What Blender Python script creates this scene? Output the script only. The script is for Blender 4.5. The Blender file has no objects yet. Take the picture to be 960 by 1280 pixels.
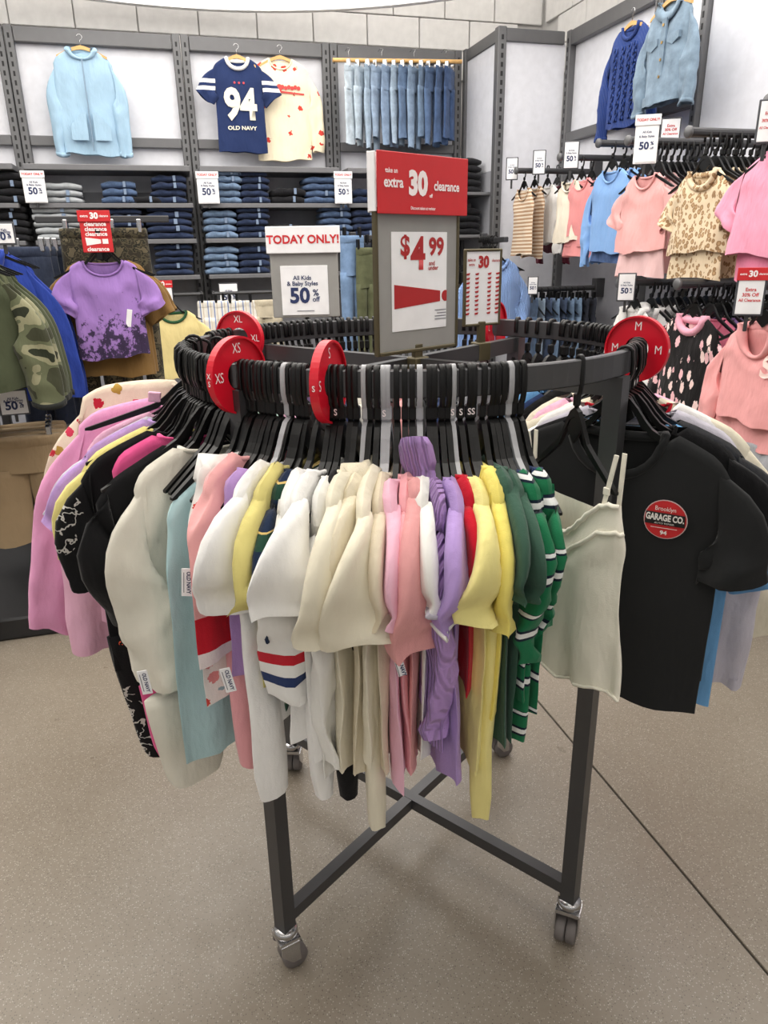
import bpy, math, random
from mathutils import Vector, Matrix, noise

random.seed(7)
scene = bpy.context.scene
COL = scene.collection
R_ = math.radians

# ------------------------------------------------------------------ camera
# building frame: x runs along the back wall, y runs into the shop, z up
CAM = Vector((0.0, 0.0, 1.5))
F_PX, PITCH, ROLL, YAW = 900.0, R_(19.7), R_(1.04), R_(15.7)
def _yaw(v):
    c, s = math.cos(YAW), math.sin(YAW)
    return Vector((v[0]*c + v[1]*s, -v[0]*s + v[1]*c, v[2]))
FW = _yaw((0, math.cos(PITCH), -math.sin(PITCH)))
_ri = _yaw((1, 0, 0)); _up = _yaw((0, math.sin(PITCH), math.cos(PITCH)))
RI = _ri*math.cos(ROLL) - _up*math.sin(ROLL)
UP = _up*math.cos(ROLL) + _ri*math.sin(ROLL)
cam_data = bpy.data.cameras.new('camera')
cam_data.sensor_fit = 'VERTICAL'; cam_data.sensor_height = 36.0
cam_data.lens = 36.0*F_PX/1280.0
cam_data.clip_start = 0.02; cam_data.clip_end = 100
cam = bpy.data.objects.new('camera', cam_data); COL.objects.link(cam)
M = Matrix((( RI.x, UP.x, -FW.x, CAM.x), (RI.y, UP.y, -FW.y, CAM.y), (RI.z, UP.z, -FW.z, CAM.z), (0, 0, 0, 1)))
cam.matrix_world = M
scene.camera = cam

# ------------------------------------------------------------------ world, light, exposure
world = bpy.data.worlds.new('world'); scene.world = world
world.use_nodes = True
_bg = world.node_tree.nodes['Background']
_bg.inputs['Color'].default_value = (1.0, 0.985, 0.96, 1); _bg.inputs['Strength'].default_value = 0.6
scene.view_settings.view_transform = 'Standard'
scene.view_settings.look = 'None'
scene.view_settings.gamma = 1.0
scene.view_settings.use_curve_mapping = False
scene.view_settings.exposure = -0.18
CLOUD_E, CEIL_E = 4.0, 12.0      # luminous ceiling disc, strip fixtures

def ray(px, py):
    return (FW*F_PX + RI*(px-480.0) + UP*(640.0-py)).normalized()
def on_x(px, py, X):
    d = ray(px, py); return CAM + d*((X-CAM.x)/d.x)
def on_y(px, py, Y):
    d = ray(px, py); return CAM + d*((Y-CAM.y)/d.y)
def on_z(px, py, Z):
    d = ray(px, py); return CAM + d*((Z-CAM.z)/d.z)

# ------------------------------------------------------------------ materials
def lin(c):
    def f(u):
        u /= 255.0
        return u/12.92 if u <= 0.04045 else ((u+0.055)/1.055)**2.4
    return (f(c[0]), f(c[1]), f(c[2]), 1.0)

_mats = {}
class NT:
    def __init__(self, name):
        self.m = bpy.data.materials.new(name); self.m.use_nodes = True
        self.t = self.m.node_tree; self.b = self.t.nodes['Principled BSDF']
    def n(self, kind, **kw):
        nd = self.t.nodes.new(kind)
        for k, v in kw.items(): setattr(nd, k, v)
        return nd
    def l(self, a, b): self.t.links.new(a, b)
    def coord(self, scale=(1, 1, 1), kind='Object'):
        tc = self.n('ShaderNodeTexCoord'); mp = self.n('ShaderNodeMapping')
        mp.inputs['Scale'].default_value = scale
        self.l(tc.outputs[kind], mp.inputs['Vector']); return mp.outputs['Vector']
    def noise(self, vec, scale, detail=3.0, rough=0.5):
        nd = self.n('ShaderNodeTexNoise'); nd.inputs['Scale'].default_value = scale
        nd.inputs['Detail'].default_value = detail; nd.inputs['Roughness'].default_value = rough
        self.l(vec, nd.inputs['Vector']); return nd.outputs['Fac']
    def vor(self, vec, scale, feature='F1', rnd=1.0):
        nd = self.n('ShaderNodeTexVoronoi', feature=feature); nd.inputs['Scale'].default_value = scale
        nd.inputs['Randomness'].default_value = rnd
        self.l(vec, nd.inputs['Vector']); return nd
    def ramp(self, fac, stops, const=False):
        nd = self.n('ShaderNodeValToRGB'); cr = nd.color_ramp
        if const: cr.interpolation = 'CONSTANT'
        while len(cr.elements) < len(stops): cr.elements.new(0.5)
        for e, (p, c) in zip(cr.elements, stops): e.position = p; e.color = c
        self.l(fac, nd.inputs['Fac']); return nd.outputs['Color']
    def mix(self, fac, a, b):
        nd = self.n('ShaderNodeMix', data_type='RGBA')
        if isinstance(fac, float): nd.inputs[0].default_value = fac
        else: self.l(fac, nd.inputs[0])
        for s, v in ((6, a), (7, b)):
            if isinstance(v, tuple): nd.inputs[s].default_value = v
            else: self.l(v, nd.inputs[s])
        return nd.outputs[2]
    def math(self, op, a, b=None):
        nd = self.n('ShaderNodeMath', operation=op)
        for i, v in enumerate((a, b)):
            if v is None: continue
            if isinstance(v, (int, float)): nd.inputs[i].default_value = v
            else: self.l(v, nd.inputs[i])
        return nd.outputs[0]
    def sep(self, vec):
        nd = self.n('ShaderNodeSeparateXYZ'); self.l(vec, nd.inputs[0]); return nd.outputs
    def bump(self, h, strength, dist=0.01):
        nd = self.n('ShaderNodeBump'); nd.inputs['Strength'].default_value = strength
        nd.inputs['Distance'].default_value = dist
        self.l(h, nd.inputs['Height']); self.l(nd.outputs['Normal'], self.b.inputs['Normal'])

def plain(name, rgb, rough=0.5, metal=0.0, spec=0.5, grain=0.0):
    if name in _mats: return _mats[name]
    k = NT(name); k.b.inputs['Roughness'].default_value = rough; k.b.inputs['Metallic'].default_value = metal
    k.b.inputs['Specular IOR Level'].default_value = spec
    c = lin(rgb); v = k.coord()
    f = k.noise(v, 18.0, 4.0)
    g = grain if grain else 0.05
    k.l(k.ramp(f, [(0.3, tuple(x*(1-g) for x in c[:3])+(1,)), (0.7, tuple(min(1, x*(1+g)) for x in c[:3])+(1,))]), k.b.inputs['Base Color'])
    _mats[name] = k.m; return k.m

def emit(name, rgb, strength):
    if name in _mats: return _mats[name]
    k = NT(name); k.b.inputs['Base Color'].default_value = (0.8, 0.8, 0.8, 1)
    k.b.inputs['Emission Color'].default_value = lin(rgb); k.b.inputs['Emission Strength'].default_value = strength
    _mats[name] = k.m; return k.m

def fabric_base(name, rib=False, wr=0.55, rough=0.9):
    k = NT(name); k.b.inputs['Roughness'].default_value = rough
    k.b.inputs['Specular IOR Level'].default_value = 0.15
    k.b.inputs['Sheen Weight'].default_value = 0.12
    v = k.coord()
    w1 = k.noise(k.coord((1, 1, 0.4)), 17.0, 3.0, 0.55); w2 = k.noise(v, 420.0, 1.0)
    h = k.math('ADD', w1, k.math('MULTIPLY', w2, 0.035))
    if rib:
        s = k.sep(v); sn = k.math('SINE', k.math('MULTIPLY', k.math('ADD', s[0], s[1]), 620.0))
        h = k.math('ADD', h, k.math('MULTIPLY', sn, 0.18))
    k.bump(h, wr*1.3, 0.016)
    return k, v

def fabric(name, rgb, rib=False, var=0.05, wr=0.6):
    name = 'fabric_'+name
    if name in _mats: return _mats[name]
    k, v = fabric_base(name, rib, wr); c = lin(rgb)
    f = k.noise(v, 9.0, 3.0)
    k.l(k.ramp(f, [(0.3, tuple(x*(1-var) for x in c[:3])+(1,)), (0.7, tuple(min(1, x*(1+var)) for x in c[:3])+(1,))]), k.b.inputs['Base Color'])
    _mats[name] = k.m; return k.m

def denim(name, rgb, fade=0.35):
    name = 'denim_'+name
    if name in _mats: return _mats[name]
    k, v = fabric_base(name, False, 0.5); c = lin(rgb)
    lo = tuple(x*(1-fade) for x in c[:3])+(1,); hi = tuple(min(1, x*(1+fade)+0.01) for x in c[:3])+(1,)
    k.l(k.ramp(k.noise(v, 14.0, 5.0, 0.65), [(0.3, lo), (0.7, hi)]), k.b.inputs['Base Color'])
    _mats[name] = k.m; return k.m

def stripes(name, period, stops, axis=2, off=0.0):
    name = 'fabric_'+name
    if name in _mats: return _mats[name]
    k, v = fabric_base(name); s = k.sep(v)
    f = k.math('FRACT', k.math('ADD', k.math('DIVIDE', s[axis], period), 100.0+off))
    k.l(k.ramp(f, [(p, lin(c)) for p, c in stops], True), k.b.inputs['Base Color'])
    _mats[name] = k.m; return k.m

def spots(name, base, cols, scale, size, rnd=0.75, stretch=(1, 0.35, 1)):
    """scattered small motifs"""
    name = 'fabric_'+name
    if name in _mats: return _mats[name]
    k, v = fabric_base(name)
    vv = k.coord(stretch); vo = k.vor(vv, scale, 'F1', rnd)
    nz = k.noise(vv, scale*5.0, 2.0)
    d = k.math('ADD', vo.outputs['Distance'], k.math('MULTIPLY', k.math('SUBTRACT', nz, 0.5), 0.35))
    msk = k.math('LESS_THAN', d, size)
    hue = k.sep(vo.outputs['Color'])[0]
    n = len(cols); cc = k.ramp(hue, [(i/n, lin(c)) for i, c in enumerate(cols)], True) if n > 1 else lin(cols[0])
    k.l(k.mix(msk, lin(base), cc), k.b.inputs['Base Color'])
    _mats[name] = k.m; return k.m

def scribble(name, base, cols, scale=9.0):
    """sparse thin line drawings (small skeleton figures) on a dark cloth"""
    name = 'fabric_'+name
    if name in _mats: return _mats[name]
    k, v = fabric_base(name); vv = k.coord((1, 0.4, 1))
    vo = k.vor(vv, scale, 'F1', 0.8)
    msk = k.math('LESS_THAN', vo.outputs['Distance'], 0.42)
    nz = k.noise(vv, scale*3.2, 2.0)
    line = k.math('LESS_THAN', k.math('ABSOLUTE', k.math('SUBTRACT', nz, 0.5)), 0.022)
    m = k.math('MULTIPLY', msk, line)
    hue = k.sep(vo.outputs['Color'])[1]; n = len(cols)
    cc = k.ramp(hue, [(i/n, lin(c)) for i, c in enumerate(cols)], True)
    k.l(k.mix(m, lin(base), cc), k.b.inputs['Base Color'])
    _mats[name] = k.m; return k.m

def leopard(name, base, mid, dark, scale=22.0):
    name = 'fabric_'+name
    if name in _mats: return _mats[name]
    k, v = fabric_base(name); vv = k.coord((1, 0.35, 0.8))
    vo = k.vor(vv, scale, 'F1', 0.8); nz = k.noise(vv, scale*2.5, 2.0)
    d = k.math('ADD', vo.outputs['Distance'], k.math('MULTIPLY', k.math('SUBTRACT', nz, 0.5), 0.3))
    k.l(k.ramp(d, [(0.0, lin(mid)), (0.24, lin(dark)), (0.46, lin(base))], True), k.b.inputs['Base Color'])
    _mats[name] = k.m; return k.m

def camo(name, cols, scale=9.0):
    name = 'fabric_'+name
    if name in _mats: return _mats[name]
    k, v = fabric_base(name); vv = k.coord((1, 0.6, 1.25))
    f = k.noise(vv, scale, 2.0, 0.45); n = len(cols)
    pos = [0.0, 0.43, 0.51, 0.58][:n]
    k.l(k.ramp(f, [(p, lin(c)) for p, c in zip(pos, cols)], True), k.b.inputs['Base Color'])
    _mats[name] = k.m; return k.m

def lowprint(name, base, ink, z0, z1, scale=16.0):
    """dark all-over drawing that fills the lower part of a tee"""
    name = 'fabric_'+name
    if name in _mats: return _mats[name]
    k, v = fabric_base(name); s = k.sep(v)
    f = k.noise(k.coord((1, .4, .8)), scale, 5.0, 0.7)
    r = k.n('ShaderNodeMapRange'); r.inputs['From Min'].default_value = z0; r.inputs['From Max'].default_value = z1
    r.inputs['To Min'].default_value = -0.22; r.inputs['To Max'].default_value = 0.10
    k.l(s[2], r.inputs['Value'])
    side = k.math('MULTIPLY', s[0], 0.35)
    t = k.math('ADD', k.math('ADD', f, r.outputs[0]), side)
    k.l(k.ramp(t, [(0.50, lin(base)), (0.56, lin(ink))]), k.b.inputs['Base Color'])
    _mats[name] = k.m; return k.m

# ------------------------------------------------------------------ mesh helpers
class MB:
    def __init__(self): self.v = []; self.f = []
    def box(self, x0, x1, y0, y1, z0, z1):
        b = len(self.v)
        self.v += [(x0,y0,z0),(x1,y0,z0),(x1,y1,z0),(x0,y1,z0),(x0,y0,z1),(x1,y0,z1),(x1,y1,z1),(x0,y1,z1)]
        for q in ((0,3,2,1),(4,5,6,7),(0,1,5,4),(1,2,6,5),(2,3,7,6),(3,0,4,7)): self.f.append(tuple(b+i for i in q))
        return self
    def bbox(self, x0, x1, y0, y1, z0, z1, c=0.003):
        """box with chamfered vertical and horizontal edges: loft of rounded rectangles"""
        c = min(c, (x1-x0)*.45, (y1-y0)*.45, (z1-z0)*.45)
        def rr(i, z):
            return [(x0+i+c,y0+i,z),(x1-i-c,y0+i,z),(x1-i,y0+i+c,z),(x1-i,y1-i-c,z),(x1-i-c,y1-i,z),(x0+i+c,y1-i,z),(x0+i,y1-i-c,z),(x0+i,y0+i+c,z)]
        h = c*.9
        self.loft([rr(h*.8, z0), rr(0, z0+c), rr(0, z1-c), rr(h*.8, z1)], cap=True); return self
    def loft(self, rings, cap=False, closed=True):
        b = len(self.v); n = len(rings[0])
        for r in rings: self.v += [tuple(p) for p in r]
        for i in range(len(rings)-1):
            for j in range(n if closed else n-1):
                k = (j+1) % n
                self.f.append((b+i*n+j, b+i*n+k, b+(i+1)*n+k, b+(i+1)*n+j))
        if cap:
            self.f.append(tuple(b+j for j in reversed(range(n))))
            self.f.append(tuple(b+(len(rings)-1)*n+j for j in range(n)))
        return self
    def sweep(self, pts, sec, up=(0, 0, 1), cap=True, loop=False):
        """sec: list of (side, up) offsets, or function t -> list"""
        pts = [Vector(p) for p in pts]; up = Vector(up); rings = []; n = len(pts)
        for i, p in enumerate(pts):
            if loop: d = pts[(i+1) % n]-pts[i-1]
            else: d = pts[min(i+1, n-1)]-pts[max(i-1, 0)]
            d.normalize(); s = d.cross(up)
            if s.length < 1e-4: s = d.cross(Vector((1, 0, 0)))
            s.normalize(); u = s.cross(d)
            sc = sec(i/(n-1)) if callable(sec) else sec
            rings.append([p+s*a+u*c for a, c in sc])
        if loop: rings.append(rings[0])
        return self.loft(rings, cap=cap and not loop)
    def tube(self, pts, r, seg=8, **kw):
        return self.sweep(pts, [(r*math.cos(2*math.pi*k/seg), r*math.sin(2*math.pi*k/seg)) for k in range(seg)], **kw)
    def cyl(self, a, b, r, seg=16, r2=None):
        a = Vector(a); b = Vector(b); d = (b-a).normalized()
        s = d.cross(Vector((0, 0, 1)))
        if s.length < 1e-3: s = Vector((1, 0, 0))
        s.normalize(); u = s.cross(d); r2 = r if r2 is None else r2
        return self.loft([[c+s*(q*math.cos(2*math.pi*k/seg))+u*(q*math.sin(2*math.pi*k/seg)) for k in range(seg)] for c, q in ((a, r), (b, r2))], cap=True)
    def lathe(self, prof, seg=24, center=(0, 0, 0), axis='z'):
        rings = []
        for k in range(seg+1):
            t = 2*math.pi*k/seg; c, s = math.cos(t), math.sin(t); ring = []
            for r, h in prof:
                p = (r*c, r*s, h) if axis == 'z' else ((r*c, h, r*s) if axis == 'y' else (h, r*c, r*s))
                ring.append((p[0]+center[0], p[1]+center[1], p[2]+center[2]))
            rings.append(ring)
        return self.loft(rings, closed=False)
    def prism(self, poly, y0, y1):
        """poly in (x,z), extruded along y"""
        b = len(self.v); n = len(poly)
        self.v += [(x, y0, z) for x, z in poly]+[(x, y1, z) for x, z in poly]
        for j in range(n):
            k = (j+1) % n; self.f.append((b+j, b+k, b+n+k, b+n+j))
        self.f.append(tuple(b+j for j in reversed(range(n)))); self.f.append(tuple(b+n+j for j in range(n)))
        return self
    def mesh(self, name, smooth=False):
        m = bpy.data.meshes.new(name); m.from_pydata(self.v, [], self.f); m.update()
        if smooth:
            for p in m.polygons: p.use_smooth = True
        return m

def link(name, data, mat=None, parent=None, loc=None, rz=None):
    o = bpy.data.objects.new(name, data); COL.objects.link(o)
    if mat is not None and data is not None and len(data.materials) == 0: data.materials.append(mat)
    if parent is not None: o.parent = parent
    if loc is not None: o.location = loc
    if rz is not None: o.rotation_euler = (0, 0, rz)
    return o
def obj(name, mb, mat, parent=None, smooth=False, loc=None, rz=None):
    return link(name, mb.mesh(name, smooth), mat, parent, loc, rz)
def tag(o, label, cat, group=None):
    o['label'] = label; o['category'] = cat
    if group: o['group'] = group
    return o
def struct(o, label=None):
    o['kind'] = 'structure'
    if label: o['label'] = label
    return o
def empty(name, loc, rz=0.0, label=None, cat=None, group=None):
    o = bpy.data.objects.new(name, None); COL.objects.link(o); o.empty_display_size = 0.05
    o.location = loc; o.rotation_euler = (0, 0, rz)
    if label: tag(o, label, cat, group)
    return o
def copy_tree(o, parent=None):
    c = o.copy(); COL.objects.link(c)
    if parent is not None: c.parent = parent
    for ch in list(o.children): copy_tree(ch, c)
    return c

_ord = ['first','second','third','fourth','fifth','sixth','seventh','eighth','ninth','tenth','eleventh','twelfth','thirteenth',
        'fourteenth','fifteenth','sixteenth','seventeenth','eighteenth','nineteenth']
_tens = {2: 'twent', 3: 'thirt', 4: 'fort', 5: 'fift', 6: 'sixt'}
def ordinal(n):
    if n <= 19: return _ord[n-1]
    t, u = divmod(n, 10)
    return _tens[t]+'ieth' if u == 0 else _tens[t]+'y-'+_ord[u-1]

# ---- lettering -----------------------------------------------------
_txt = {}
def text_mesh(s, size, bold=0.0, sx=1.0, align='CENTER', shear=0.0):
    key = (s, size, bold, sx, align, shear)
    if key in _txt: return _txt[key]
    cu = bpy.data.curves.new('lettering', 'FONT'); cu.body = s; cu.size = size
    cu.align_x = align; cu.align_y = 'CENTER'; cu.offset = bold*size; cu.extrude = 0.0; cu.resolution_u = 3; cu.shear = shear
    cu.space_line = 0.85
    o = bpy.data.objects.new('lettering', cu); COL.objects.link(o)
    dg = bpy.context.evaluated_depsgraph_get(); dg.update()
    me = bpy.data.meshes.new_from_object(o.evaluated_get(dg))
    bpy.data.objects.remove(o); bpy.data.curves.remove(cu)
    for v in me.vertices: v.co = Vector((v.co.x*sx, 0.0, v.co.y))
    me.update(); _txt[key] = me
    return me
def lettering(parent, s, size, x, z, y, mat, bold=0.02, sx=1.0, align='CENTER', rot=None, name='lettering'):
    me = text_mesh(s, size, bold, sx, align)
    if len(me.materials) and me.materials[0] is not mat:
        me = me.copy(); me.materials.clear(); me.materials.append(mat)
    o = link(name, me, mat, parent); o.location = (x, y, z)
    if rot: o.rotation_euler = rot
    return o

def lerp(a, b, t): return a+(b-a)*t
def sm(t): t = max(0.0, min(1.0, t)); return t*t*(3-2*t)
def prof(pts, v):
    if v <= pts[0][0]: return pts[0][1]
    for (a, p), (b, q) in zip(pts, pts[1:]):
        if v <= b: return lerp(p, q, sm((v-a)/(b-a)))
    return pts[-1][1]
# ------------------------------------------------------------------ garments
# local frame: x = shoulder line, -y = front of the garment, z = 0 at the side of the neck
class Body:
    def __init__(s, sp):
        g = sp.get
        s.tip = g('tip', .2); s.nw = g('nw', .075); s.zt = g('zt', -.055); s.L = g('L', -.5)
        s.nd = g('nd', .06); s.nb = g('nb', .012); s.bw = g('bw', s.tip); s.hemw = g('hemw', s.bw)
        s.t0 = g('t0', .007); s.t1 = g('t1', .02); s.fa = g('fa', .008); s.k = g('k', 34.0); s.seed = g('seed', 0)
        s.hemc = g('hemc', .008); s.topf = g('topf'); s.sq = g('sq', .0); s.lean = g('lean', 0.0); s.cn = g('cn', 1.0); s.cap = g('cap', 1.05)
        rnd = random.Random(s.seed*13+5); s.ph = [rnd.uniform(0, 6.28) for _ in range(6)]; s.kk = s.k*rnd.uniform(.85, 1.15)
    def top(s, x, side):
        if s.topf: return s.topf(x, side)
        ax = abs(x)
        if ax < s.nw:
            q = math.sqrt(max(0, 1-(ax/s.nw)**2)); return -(s.nd if side < 0 else s.nb)*q
        u = (ax-s.nw)/(s.tip-s.nw); return s.zt*(u*.75+.25*u*u)-(.020*((u-.72)/.28)**2 if u > .72 else 0)
    def hw(s, v): return prof([(0, s.tip), (.22, s.bw*.985), (.5, s.bw), (1, s.hemw)], v)
    def fold(s, x, z, v):
        A = s.fa*(.12+.88*v)
        y = A*(.6*math.sin(s.kk*x+s.ph[0]+1.2*math.sin(z*6+s.ph[1]))+.4*math.sin(2.1*s.kk*x+s.ph[2]+z*4))
        y += s.fa*1.1*noise.noise(Vector((x*9+s.seed*3.1, z*5, s.seed*1.7)))+s.fa*.7*(abs(noise.noise(Vector((x*16+z*7, z*5-x*4, s.seed*2.3))))-.2)*min(1, v*4)
        return y + s.lean*v
    def P(s, u, v, side):
        x0 = s.tip*u; x = s.hw(v)*u
        zt = s.top(x0, side); hem = s.L - s.hemc*math.sin(u*2.4+s.ph[3]) - s.hemc*.6*math.sin(u*7+s.ph[4])
        z = lerp(zt, hem, v)
        t = prof([(0, s.t0), (.25, lerp(s.t0, s.t1, .6)), (1, s.t1)], v)
        y = side*t*max(0.0, 1-abs(u)**lerp(16.0, 2.6, sm(v*3.0)))**lerp(.3, .75, sm(v*3.0)) + s.fold(x, z, v)
        y += side*.25*s.fa*math.sin(3.1*s.kk*x+s.ph[5])*v*(1-u*u)
        return Vector((x, y, z))
    def surf(s, x, z, side=-1):
        u = max(-.98, min(.98, x/s.bw)); v = .5
        for _ in range(8):
            zt = s.top(s.tip*u, side); v = max(0, min(1, (z-zt)/(s.L-zt))); u = max(-.98, min(.98, x/s.hw(v)))
        return s.P(u, v, side).y
    def mesh(s, nu=13, nv=18):
        us = [math.sin(math.pi/2*(2*i/nu-1)) for i in range(nu+1)]
        rings = []
        for j in range(nv+1):
            v = (j/nv); v = v*.85+.15*v*v
            r = [s.P(u, v, -1) for u in us]+[s.P(u, v, 1) for u in reversed(us[1:-1])]
            rings.append(r)
        if not s.topf:
            ridge = []
            for p in rings[0]:
                k_ = sm((abs(p.x)-s.nw*.92)/(s.nw*.12+.001)); ridge.append(Vector((p.x, lerp(p.y, s.fold(p.x, p.z, 0), k_), p.z+.007*k_)))
            rings.insert(0, ridge)
        last = rings[-1]; c = sum(last, Vector())/len(last)
        mb = MB(); mb.loft(rings)
        mb.loft([last, [Vector((p.x*.992, lerp(p.y, c.y, .12), p.z+.010)) for p in last]]); return mb
    def neckline(s, n=12, infl=1.0):
        xs = [-s.nw*math.cos(math.pi*i/n) for i in range(n+1)]
        pts = []
        for x in xs: pts.append(Vector((x*infl, -s.t0*s.cn-.002, s.top(x, -1)-.002)))
        for x in reversed(xs[1:-1]): pts.append(Vector((x*infl, s.t0*s.cn+.002, s.top(x, 1)-.002)))
        return pts

def sleeve_rings(B, side, length, w1, out, twist, th, yo, seed, long_):
    arm = min(.085, -B.L*.2)
    ins = min(.022, (B.tip-B.nw)*.3); top = Vector((side*(B.tip-ins), 0, B.zt+ins*.5)); und = Vector((side*(B.bw*.97), 0, B.zt-2*arm))
    c0 = (top+und)/2+Vector((side*.004, 0, 0)); e0 = (top-und).normalized()
    c1 = c0+Vector((side*out, yo, -length)); cm = c0+Vector((side*(out*.75+.012), yo*.3, -length*.35))
    if not long_ and abs(twist) < .05: cm = (c0+c1)/2
    n = 18 if long_ else 12; seg = 24; rings = []; rnd = random.Random(seed); ph = [rnd.uniform(0, 6.28) for _ in range(4)]
    for i in range(n+1):
        t = i/n
        p = c0*(1-t)**2+cm*2*t*(1-t)+c1*t*t
        d = ((cm-c0)*(1-t)*2+(c1-cm)*2*t).normalized()
        e1 = Vector((side, 0, 0)); e1 = (e1-d*e1.dot(d)).normalized()
        b = sm(t*1.7); e = (e0*(1-b)+e1*b).normalized(); nn = d.cross(e).normalized()
        a = twist*sm((t-.12)*1.25); e, nn = e*math.cos(a)+nn*math.sin(a), nn*math.cos(a)-e*math.sin(a)
        w = lerp(arm, w1, sm(t) if not long_ else sm(min(1, t*1.4))); tt = lerp(B.t0*B.cap, th, sm(t*1.5))
        if long_ and t > .85: w *= 1-.12*sm((t-.85)/.15)
        if i == n-2: w *= .982; tt *= .86
        ring = []
        for k in range(seg):
            f = 2*math.pi*k/seg; cf, sf = math.cos(f), math.sin(f)
            wob = 1+.18*t*math.sin(2*f+ph[0]+t*5)+.10*math.sin(3*f+ph[1]+t*9)
            lens = sf*max(abs(sf), 1e-4)**lerp(-.75, .5, sm(t*1.2))
            q = p+e*(w*cf)+nn*(tt*lens*wob)
            q = q+nn*(t*(.006*math.sin(t*9+ph[2]+cf*2)+.008*math.sin(cf*4.2+ph[1]+t*2)+.012*noise.noise(Vector((cf*1.6+seed, t*(9 if long_ else 4), seed*.7)))))
            if long_: q = q+nn*(.006*noise.noise(Vector((cf*.8, t*14, seed*1.3))))
            q.z += .006*math.sin(2*f+ph[3])*t*t
            lim = min(B.bw, B.tip)*.86
            if t > .08 and q.x*side < lim: q.x = side*(lim+(q.x*side-lim)*.08)
            ring.append(q)
        rings.append(ring)
    return rings
def hem_in(mb, ring, prev):
    c = sum(ring, Vector())/len(ring); d = sum((a-b for a, b in zip(ring, prev)), Vector())/len(ring)
    mb.loft([ring, [q+(c-q)*.06-d*.35 for q in ring], [q+(c-q)*.10-d*.8 for q in ring]])

def ftube(rows, seg=18, seed=0, fa=.006, k=40):
    """flattened hanging tube: rows of (cx, cy, cz, half width, half thickness)"""
    rnd = random.Random(seed); ph = [rnd.uniform(0, 6.28) for _ in range(4)]; rings = []
    for i, (cx, cy, cz, ax, ay) in enumerate(rows):
        ring = []; t = i/max(1, len(rows)-1)
        for j in range(seg):
            f = 2*math.pi*j/seg; c, s = math.cos(f), math.sin(f)
            x = ax*math.copysign(abs(c)**.8, c)
            y = ay*s*abs(s)**.35*(1+.2*math.sin(3*f+ph[0]))+fa*math.sin(k*x+ph[1]+3*t)*(.3+t)+.006*noise.noise(Vector((x*14, cz*9, seed*.37)))
            ring.append((cx+x, cy+y, cz+fa*.8*math.sin(2*f+ph[2])*t))
        rings.append(ring)
    c = sum((Vector(p) for p in rings[-1]), Vector())/seg
    mb = MB(); mb.loft(rings)
    mb.f.append(tuple(range(seg-1, -1, -1)))
    mb.loft([rings[-1], [tuple(Vector(p)*.92+c*.08+Vector((0, 0, .012))) for p in rings[-1]]]); return mb

def leg_rows(x, y, z0, z1, w0, w1, th, bend=0.0, n=9, pointed=0.0):
    out = []
    for i in range(n+1):
        t = i/n; w = lerp(w0, w1, sm(t)); q = th
        if pointed and t > .8: a = (t-.8)/.2; w *= 1-pointed*a*a; q *= 1-.4*pointed*a*a
        out.append((x+bend*t*t, y, lerp(z0, z1, t), w, q))
    return out

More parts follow.
